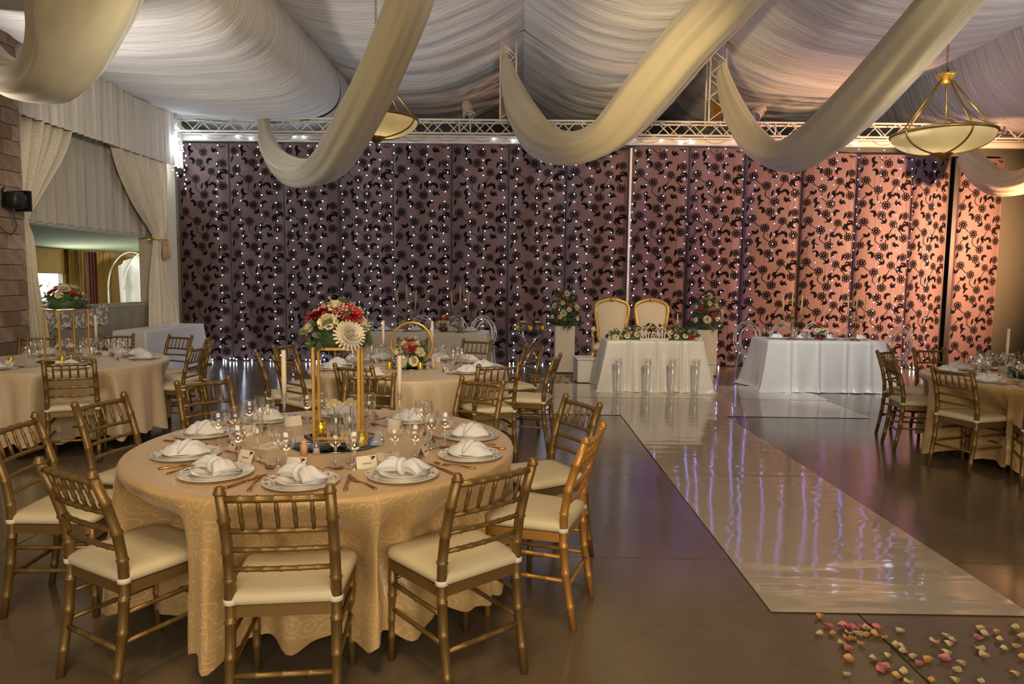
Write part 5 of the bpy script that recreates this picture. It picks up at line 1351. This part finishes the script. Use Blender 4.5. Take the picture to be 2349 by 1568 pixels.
def plinth(label, x, y, w_, h, z0=0.0):
    t = thing('flower_plinth', label, 'plinth', (x, y, z0), 0, 'white plinths')
    MB().bbox((0, 0, h / 2), (w_, 0.33, h), 0.006).build('column', plinth_m, t, False)
    MB().box((0, 0, 0.012), (w_ + 0.006, 0.336, 0.024)).build('base_strip', black_m, t, False)
plinth('white flower plinth left of the bridal table', 0.81, 12.0, 0.345, 0.83); plinth('white flower plinth right of the bridal table', 3.24, 11.85, 0.34, 0.80)
def cone_flowers(label, loc, blooms, seed):
    t = thing('flower_arrangement', label, 'flowers', loc); rn = random.Random(seed)
    MB().lathe([(0.0, 0.0), (0.13, 0.0), (0.14, 0.08), (0.09, 0.3), (0.03, 0.5), (0, 0.52)], 12).build('flower_foam', green_leaf, t)
    R = lambda z: 0.275 * (1 - z / 0.68) ** 0.75 + 0.04
    for k in range(290):
        z = 0.62 * rn.random() ** 1.3; a = rn.uniform(0, 2 * PI); r = R(z) * rn.uniform(0.65, 1.0)
        leaf(t, rn.choice((euca_leaf, euca_small, dark_leaf, dark_leaf)), (r * math.cos(a) * 0.8, r * math.sin(a) * 0.7, z), (math.cos(a), math.sin(a), rn.uniform(-0.5, 1.1)), rn.uniform(-1, 1), rn.uniform(1.1, 1.6))
    for k in range(16):
        z = rn.uniform(0.1, 0.6); a = rn.uniform(0, 2 * PI); r = R(z); o = put('baby_breath', rn.choice(GYP), t, (r * math.cos(a), r * math.sin(a), z)); o.rotation_euler = orient((math.cos(a), math.sin(a), 0.4)); o['kind'] = 'stuff'
    for kd, x, z, s in blooms:
        y = -math.sqrt(max(0.0004, R(z) ** 2 - x * x)) * 0.85; bloom(t, kd, (x * 1.2, y, z * 1.05), (x * 2.5, y * 2.2, 0.12), s * 1.2, rn.uniform(0, 6))
cone_flowers('tall cone of greenery, white blooms and one red flower on the left plinth', (0.81, 12.0, 0.832), [('gerbera', -0.07, 0.50, 0.85), ('mum', 0.02, 0.53, 0.75), ('rose', -0.04, 0.38, 0.95), ('mum', -0.15, 0.33, 0.8), ('mum', 0.16, 0.30, 0.8), ('gerbera', 0.05, 0.34, 0.7), ('rose', 0.05, 0.27, 0.95), ('mum', -0.03, 0.21, 0.85), ('rose', -0.08, 0.15, 0.95), ('rose', -0.19, 0.15, 0.9), ('rose', 0.18, 0.12, 0.9), ('gerbera', -0.1, 0.20, 0.6)], 3)
cone_flowers('tall cone of greenery with three red flowers on the right plinth', (3.24, 11.85, 0.802), [('mum', 0.02, 0.55, 0.8), ('gerbera', -0.10, 0.52, 0.8), ('gerbera', -0.08, 0.33, 0.9), ('gerbera', 0.06, 0.25, 0.95), ('mum', -0.03, 0.17, 1.0), ('rose', -0.18, 0.16, 1.0), ('rose', 0.12, 0.18, 0.95), ('mum', 0.19, 0.28, 0.9), ('rose', 0.02, 0.43, 0.9), ('rose', 0.12, 0.40, 0.8), ('rose', -0.16, 0.37, 0.8)], 4)
for lab, c, d, rz in (('white box behind the left corner of the bridal table', (1.10, 10.92, 0.19), (0.36, 0.4, 0.36), 0.1), ('white box behind the right corner of the bridal table', (3.02, 11.2, 0.15), (0.3, 0.4, 0.28), 0.0)):
    t = thing('storage_box', lab, 'box', (c[0], c[1], 0.009), rz)
    MB().bbox((0, 0, d[2] / 2), (d[0], d[1], d[2]), 0.008).build('body', box_m, t, False); MB().bbox((0, 0, d[2] + 0.012), (d[0] + 0.04, d[1] + 0.04, 0.03), 0.008).build('lid', box_m, t, False)
# small round glass table with crossed chrome legs
t = thing('glass_side_table', 'round glass side table on crossed chrome legs beside the left plinth', 'table', (0.20, 11.95, 0))
MB().lathe([(0.0, 0.735), (0.34, 0.735), (0.345, 0.741), (0.34, 0.747), (0, 0.747)], 40).build('glass_top', mat('dark_glass', (0.05, 0.06, 0.08), 0.05, 0.2, 0), t)
for k in range(4):
    a = PI / 4 + k * PI / 2 + 0.2; ca, sa = math.cos(a), math.sin(a); MB().tube([(0.33 * ca, 0.33 * sa, 0), (-0.05 * sa, 0.05 * ca, 0.42), (-0.24 * ca, -0.24 * sa, 0.735)], 0.018, 8).build('leg', chrome, t)
for lab, x, y in (('gold votive cup at the left of the glass side table', -0.02, 11.85), ('gold votive cup at the front of the glass side table', 0.20, 11.72), ('gold votive cup at the right of the glass side table', 0.42, 11.83)): votive(lab, (x, y, 0.7472), 1.3)
def posy(label, loc, s=1.0):
    v = thing('posy_vase', label, 'flowers', loc)
    MB().cup([(0.022 * s, 0.0), (0.026 * s, 0.03 * s), (0.024 * s, 0.09 * s)], 14).build('glass_wall', clear, v)
    for k in range(3):
        a = k * 2.1 + 0.4; p = (0.022 * s * math.cos(a), 0.022 * s * math.sin(a), 0.11 * s)
        MB().tube([(0, 0, 0.005), (p[0], p[1], p[2])], 0.002, 5).build('stem', stem_m, v); bloom(v, 'bud', (p[0] * 1.4, p[1] * 1.4, p[2] + 0.01), (p[0] * 9, p[1] * 9 - 0.2, 1), 0.9 * s)
posy('posy of cream roses at the left of the glass side table', (0.08, 11.80, 0.7472), 1.25); posy('posy of cream roses at the right of the glass side table', (0.33, 11.78, 0.7472), 1.25)

# head tables: candelabra, acrylic chairs, bowls, plates, glasses
def candelabrum(label, loc, rz):
    t = thing('candelabrum', label, 'candelabrum', loc, rz, 'three-armed candelabra')
    MB().lathe([(0.0, 0.0), (0.075, 0.0), (0.07, 0.008), (0.03, 0.022), (0.014, 0.05), (0.02, 0.07), (0.011, 0.10), (0.012, 0.24), (0.018, 0.255), (0.011, 0.27), (0.011, 0.33), (0.02, 0.345), (0.010, 0.36), (0.010, 0.40), (0.026, 0.41), (0.012, 0.415), (0.014, 0.44), (0.0, 0.442)], 14).build('stem', antique_brass, t)
    for s in (-1, 1):
        MB().tube([tuple(p) for p in spline([(0, 0, 0.275), (s * 0.035, 0, 0.305), (s * 0.07, 0, 0.275), (s * 0.11, 0, 0.285), (s * 0.135, 0, 0.33)], 18)], 0.006, 6).build('arm', antique_brass, t)
        MB().lathe([(0.0, 0.325), (0.008, 0.33), (0.028, 0.338), (0.012, 0.342), (0.015, 0.37), (0.0, 0.372)], 12, (s * 0.135, 0, 0)).build('candle_cup', antique_brass, t)
    for k, (x, z, h) in enumerate(((0, 0.44, 0.31), (-0.135, 0.37, 0.29), (0.135, 0.37, 0.29))):
        dx = (0, -0.022, 0.02)[k]
        MB().tube([(x, 0, z), (x + dx * 0.5, 0, z + h * 0.5), (x + dx, 0, z + h)], [0.012, 0.0115, 0.009], 10).build('candle', yellow_candle, t)
candelabrum('brass three-armed candelabrum at the left of the left head table', (-1.80, 10.95, 0.766), 0.25); candelabrum('brass three-armed candelabrum at the right of the left head table', (-0.93, 10.85, 0.766), 0.5)
candelabrum('brass three-armed candelabrum at the left of the right head table', (4.10, 10.28, 0.766), 0.1); candelabrum('brass three-armed candelabrum at the right of the right head table', (5.03, 10.22, 0.766), 0.25)
def loop_chair(label, loc, rz):
    t = thing('acrylic_chair', label, 'chair', loc, rz, 'clear acrylic loop-back chairs')
    for k, (s_, dx) in enumerate(((1.0, 0.0), (0.9, 0.015), (0.8, -0.015), (0.95, 0.05), (0.88, -0.05))):
        MB().tube([(dx + 0.20 * s_ * math.sin(a), -0.19 - 0.10 * (0.30 - 0.30 * math.cos(a)) + 0.008 * k, 0.70 - 0.27 * s_ * math.cos(a) + 0.27 * (s_ - 1)) for a in [2 * PI * i / 36 for i in range(36)]], 0.011, 8, True).build('back_loop', acrylic, t)
    MB().lathe([(0.0, 0.43), (0.21, 0.43), (0.215, 0.445), (0.21, 0.46), (0.0, 0.465)], 28).build('seat', acrylic, t)
    for sx in (-1, 1):
        for sy in (-1, 1): MB().tube([(sx * 0.16, sy * 0.15, 0.43), (sx * 0.20, sy * 0.20, 0.0)], [0.017, 0.012], 8).build('leg', acrylic, t)
    return t
lc = None
for lab, x, y, rz in (('clear acrylic loop-back chair behind the left head table, leftmost', -1.72, 11.95, PI), ('clear acrylic loop-back chair behind the left head table, in the middle', -1.12, 11.98, PI), ('clear acrylic loop-back chair behind the left head table, rightmost', -0.60, 11.95, PI + 0.1),
                      ('clear acrylic loop-back chair behind the right head table, at its left corner', 3.83, 11.2, PI), ('clear acrylic loop-back chair behind the right head table, second from the left', 4.45, 11.25, PI), ('clear acrylic loop-back chair behind the right head table, third from the left', 5.0, 11.3, PI), ('clear acrylic loop-back chair seen edge-on at the right end of the right head table', 5.85, 10.75, PI / 2 + 0.35)):
    if lc is None: lc = loop_chair(lab, (x, y, 0), rz)
    else: dup(lc, (x, y, 0), rz, lab)
def red_posy(label, loc):
    t = thing('flower_bowl', label, 'flowers', loc)
    MB().cup([(0.03, 0.0), (0.07, 0.012), (0.085, 0.045), (0.07, 0.075)], 20).build('red_base', red_glass, t); MB().cup([(0.07, 0.075), (0.10, 0.09), (0.10, 0.13)], 20).build('glass_rim', clear, t)
    rn = random.Random(7)
    for k in range(34):
        a = rn.uniform(0, 6.28); r = rn.uniform(0.02, 0.11); leaf(t, rn.choice((dark_leaf, euca_leaf)), (r * 0.5 * math.cos(a), r * 0.5 * math.sin(a), 0.12 + rn.uniform(0, 0.08)), (math.cos(a), math.sin(a), rn.uniform(0.1, 1.2)), rn.uniform(-1, 1))
    MB().lathe([(0, 0.05), (0.03, 0.06), (0.06, 0.13), (0.04, 0.18), (0, 0.19)], 10).build('flower_foam', green_leaf, t)
    for kd, x, z in (('rose', -0.07, 0.15), ('rose', 0.0, 0.17), ('rose', 0.075, 0.165), ('gerbera', -0.04, 0.23), ('gerbera', 0.06, 0.23), ('rose', 0.03, 0.25)): bloom(t, kd, (x, -0.06, z), (x * 4, -0.6, 0.4), 1.0)
red_posy('red glass bowl of roses at the centre of the left head table', (-1.22, 11.0, 0.766)); red_posy('red glass bowl of roses at the centre of the right head table', (4.55, 10.32, 0.766))
for lab, x, y in (('posy of cream roses left of the red bowl, left head table', -1.45, 11.02), ('posy of cream roses right of the red bowl, left head table', -1.03, 10.92), ('posy of cream roses left of the red bowl, right head table', 4.33, 10.28), ('posy of cream roses right of the red bowl, right head table', 4.78, 10.28)): posy(lab, (x, y, 0.766), 1.15)
for nm, xs_, y in (('left head table', (-2.2, -1.68, -1.1, -0.78), 11.12), ('right head table', (3.95, 4.35, 4.75, 5.2), 10.45)):
    for k, x in enumerate(xs_):
        wh = '%s setting from the left, %s' % (('first', 'second', 'third', 'fourth')[k], nm)
        once(P_char, (x, y, 0.7662), PI, 'ivory charger plate with silver rim, ' + wh, 'charger plates on the ' + nm); once(P_side, (x, y, 0.7722), PI, 'small white plate on the charger, ' + wh, 'side plates on the ' + nm)
        once(P_nap[k % 2], (x, y, 0.7827), 0.2, 'folded white napkin, ' + wh, 'napkins on the ' + nm)
        once(P_gob, (x - 0.17, y - 0.16, 0.7662), 0, 'clear water goblet, ' + wh, 'water goblets on the ' + nm); once(P_flute, (x - 0.23, y - 0.1, 0.7662), 0, 'slim clear flute, ' + wh, 'champagne flutes on the ' + nm); once(P_wine, (x + 0.18, y - 0.14, 0.7662), 0, 'round clear wine glass, ' + wh, 'wine glasses on the ' + nm)
for k, x in enumerate((1.78, 2.30)):
    once(P_wine, (x, 10.35, 0.7562), 0, 'round clear wine glass behind the garland on the bridal table, %s' % ('left one', 'right one')[k], 'glasses on the bridal table')
    once(P_char, (x - 0.12 + 0.05 * k, 10.45, 0.7562), 0, 'ivory charger plate behind the garland on the bridal table, %s' % ('left one', 'right one')[k], 'plates on the bridal table')

# ================================================================== FAIRY LIGHTS
def bulbs(mb, pts, r=0.011):
    for c in pts:
        mb.add([(c[0] + r, c[1], c[2]), (c[0] - r, c[1], c[2]), (c[0], c[1] + r, c[2]), (c[0], c[1] - r, c[2]), (c[0], c[1], c[2] + r * 1.2), (c[0], c[1], c[2] - r * 1.2)], [(0, 2, 4), (2, 1, 4), (1, 3, 4), (3, 0, 4), (2, 0, 5), (1, 2, 5), (3, 1, 5), (0, 3, 5)])
ORD = ['first', 'second', 'third', 'fourth', 'fifth', 'sixth', 'seventh', 'eighth', 'ninth', 'tenth', 'eleventh', 'twelfth', 'thirteenth', 'fourteenth', 'fifteenth']
rl = random.Random(17)
cnt = {}
xs_ = []
x = -5.72
while x < 8.05:
    xs_.append(x); x += rl.choice((0.20, 0.25, 0.30, 0.36, 0.42)) * (1.0 if x < 4.8 else 1.12)
for x in xs_:
    pi_ = max(i for i in range(15) if EDGE[i] <= x); cnt[pi_] = cnt.get(pi_, 0) + 1
    t = thing('fairy_light_string', 'fairy light string over the %s floral panel from the left, its %s string' % (ORD[pi_], ORD[cnt[pi_] - 1]), 'fairy lights', (x, 13.08, 0), 0, 'hanging fairy light strings')
    z = 4.26; pts = []; wire = []
    L = rl.uniform(0.02, 0.25) if rl.random() < 0.75 else rl.uniform(0.8, 2.2)
    ph = rl.uniform(0, 6)
    while z > L + 0.05:
        xx = 0.035 * math.sin(z * 2.3 + ph) + rl.uniform(-0.018, 0.018); wire.append((xx, 0.0, z)); pts.append((xx + rl.uniform(-0.01, 0.01), -0.015, z - 0.01)); z -= rl.uniform(0.13, 0.205)
    wire.append((xx, 0, z + 0.06))
    MB().tube(wire, 0.0022, 4).build('wire', wire_m, t)
    b = MB(); bulbs(b, pts, 0.0080); o = b.build('bulbs', bulb_white if x < 2.3 else bulb_violet, t, False); o['kind'] = 'stuff'
t = thing('fairy_light_bundle', 'dazzling tangled bundle of white fairy lights at the top left corner', 'fairy lights', (-6.36, 12.66, 4.0))
b = MB(); bulbs(b, [(rl.gauss(0, 0.10), rl.gauss(-0.03, 0.04), rl.gauss(0.0, 0.10)) for _ in range(90)] + [(0.10 + rl.gauss(0, 0.06), 0, -0.2 - 0.05 * k) for k in range(8)] + [(0.2 + rl.gauss(0, 0.03), 0.05, -0.1 - 0.085 * k) for k in range(9)], 0.012); o = b.build('bulbs', bulb_flash, t, False); o['kind'] = 'stuff'
mb = MB()
for k in range(14): mb.tube([(rl.gauss(0, 0.1), rl.gauss(-0.03, 0.03), rl.gauss(0, 0.1)) for _ in range(5)], 0.002, 4)
mb.build('wire', wire_m, t)
t = thing('fairy_light_swag', 'fairy light cable looped along the white beam above the backdrop', 'fairy lights', (0, 12.955, 4.26))
w_ = []; pts = []; x = -5.9
while x < 8.2:
    u = ((x + 6) / 0.62) % 1; z = -0.09 + 0.17 * (2 * u - 1) ** 2; w_.append((x, 0, z))
    if rl.random() < 0.14: pts.append((x, -0.015, z))
    x += 0.062
MB().tube(w_, 0.003, 4).build('wire', wire_m, t); b = MB(); bulbs(b, pts, 0.012); o = b.build('bulbs', bulb_white, t, False); o['kind'] = 'stuff'
t = thing('fairy_light_cable', 'fairy light ends trailing on the floor along the foot of the backdrop', 'fairy lights', (0, 13.03, 0.001))
w_ = []; pts = []; x = -5.9
while x < 8.0:
    w_.append((x, 0.02 * math.sin(x * 9), 0.006)); 
    if rl.random() < (0.75 if x < -2 else 0.4): pts.append((x, rl.uniform(-0.05, 0.02), rl.uniform(0.014, 0.05)))
    x += 0.07
MB().tube(w_, 0.003, 4).build('wire', wire_m, t); b = MB(); bulbs(b, pts, 0.010); o = b.build('bulbs', bulb_white, t, False); o['kind'] = 'stuff'

# ================================================================== ROSE PETALS ON THE FLOOR
def petal_mesh(material, seed):
    rn = random.Random(seed); a, b = 0.023 * rn.uniform(0.8, 1.1), 0.018
    def fn(u, v):
        th = u * 2 * PI; r = v; x = a * r * math.cos(th) * (1 - 0.15 * math.sin(th)); y = b * r * math.sin(th)
        return (x, y, 0.002 + 0.018 * r * r * (0.5 + 0.5 * math.cos(th + seed) ** 2 + 0.25 * math.sin(3 * th)))
    return MB().grid(12, 3, fn, True).mesh('rose_petal', material)
PM = {'peach': petal_mesh(peach_petal, 1), 'pink': petal_mesh(pink_petal, 2), 'pale': petal_mesh(pale_petal, 3)}
FRONT = [(1.45, 3.142, 'peach'), (1.456, 3.06, 'pink'), (1.376, 2.982, 'pale'), (1.438, 2.984, 'peach'), (1.52, 3.049, 'pink'), (1.547, 3.038, 'pink'), (1.563, 3.023, 'pink'), (1.608, 3.048, 'pink'), (1.622, 3.029, 'pale'), (1.665, 3.05, 'pink'), (1.52, 2.994, 'pale'), (1.554, 2.98, 'pale'), (1.592, 2.977, 'peach'), (1.632, 2.979, 'peach'), (1.659, 2.957, 'peach'), (1.49, 2.94, 'peach'), (1.511, 2.944, 'peach'), (1.526, 2.9, 'peach'), (1.441, 2.891, 'pale'), (1.449, 2.858, 'pink'), (1.761, 3.018, 'pale'), (1.411, 2.768, 'peach'), (1.524, 2.778, 'pale'), (1.59, 2.804, 'pale'), (1.67, 2.883, 'pale'), (1.695, 2.873, 'pale'), (1.679, 2.837, 'pale'), (1.699, 2.8, 'pale'), (1.697, 2.747, 'pink'), (1.746, 2.775, 'peach'), (1.532, 2.722, 'pink'), (1.509, 2.696, 'pink'), (1.351, 2.657, 'pale'), (1.589, 2.679, 'pale'), (1.546, 2.644, 'peach'), (1.575, 2.612, 'pale'), (1.867, 2.929, 'pale'), (1.947, 2.981, 'pale'), (1.96, 2.94, 'pale'), (1.914, 2.909, 'pale'), (1.857, 2.832, 'pale'), (1.822, 2.787, 'pink'), (1.873, 2.752, 'pale'), (1.823, 2.699, 'pale'), (1.669, 2.626, 'peach'), (1.766, 2.626, 'pale'), (2.152, 3.05, 'pale'), (2.137, 2.998, 'pale'), (2.088, 2.963, 'pink'), (2.169, 2.954, 'pale'), (2.208, 3.024, 'peach'), (2.316, 3.063, 'pale'), (2.283, 2.98, 'pale'), (2.024, 2.869, 'pale'), (2.013, 2.816, 'pale'), (2.138, 2.876, 'pale'), (2.203, 2.896, 'pale'), (2.166, 2.801, 'peach'), (2.045, 2.683, 'pale'), (1.863, 2.623, 'pale')]

rp = random.Random(9); used_p = set()
for k, (x, y, c) in enumerate(FRONT):
    nm = {'peach': 'peach', 'pink': 'pink', 'pale': 'pale cream'}[c]
    o = put('rose_petal', PM[c], None, (x, y, 0.0005 + 0.0002 * (k % 5)), (rp.uniform(-0.12, 0.12), rp.uniform(-0.12, 0.12), rp.uniform(0, 6.28)), rp.uniform(0.85, 1.2))
    tag(o, nm + ' rose petal on the concrete in front of the aisle runner', 'petal', nm + ' petals by the aisle end')
for k in range(90):
    x, y = rp.uniform(-0.25, 1.05), rp.uniform(10.72, 11.55)
    o = put('rose_petal', PM[rp.choice(('peach', 'pale', 'peach'))], None, (x, y, 0.001), (rp.uniform(-0.2, 0.2), rp.uniform(-0.2, 0.2), rp.uniform(0, 6.28)), rp.uniform(1.0, 1.5))
    tag(o, 'rose petal scattered behind the crossing runner near the glass side table', 'petal', 'petals by the glass side table')
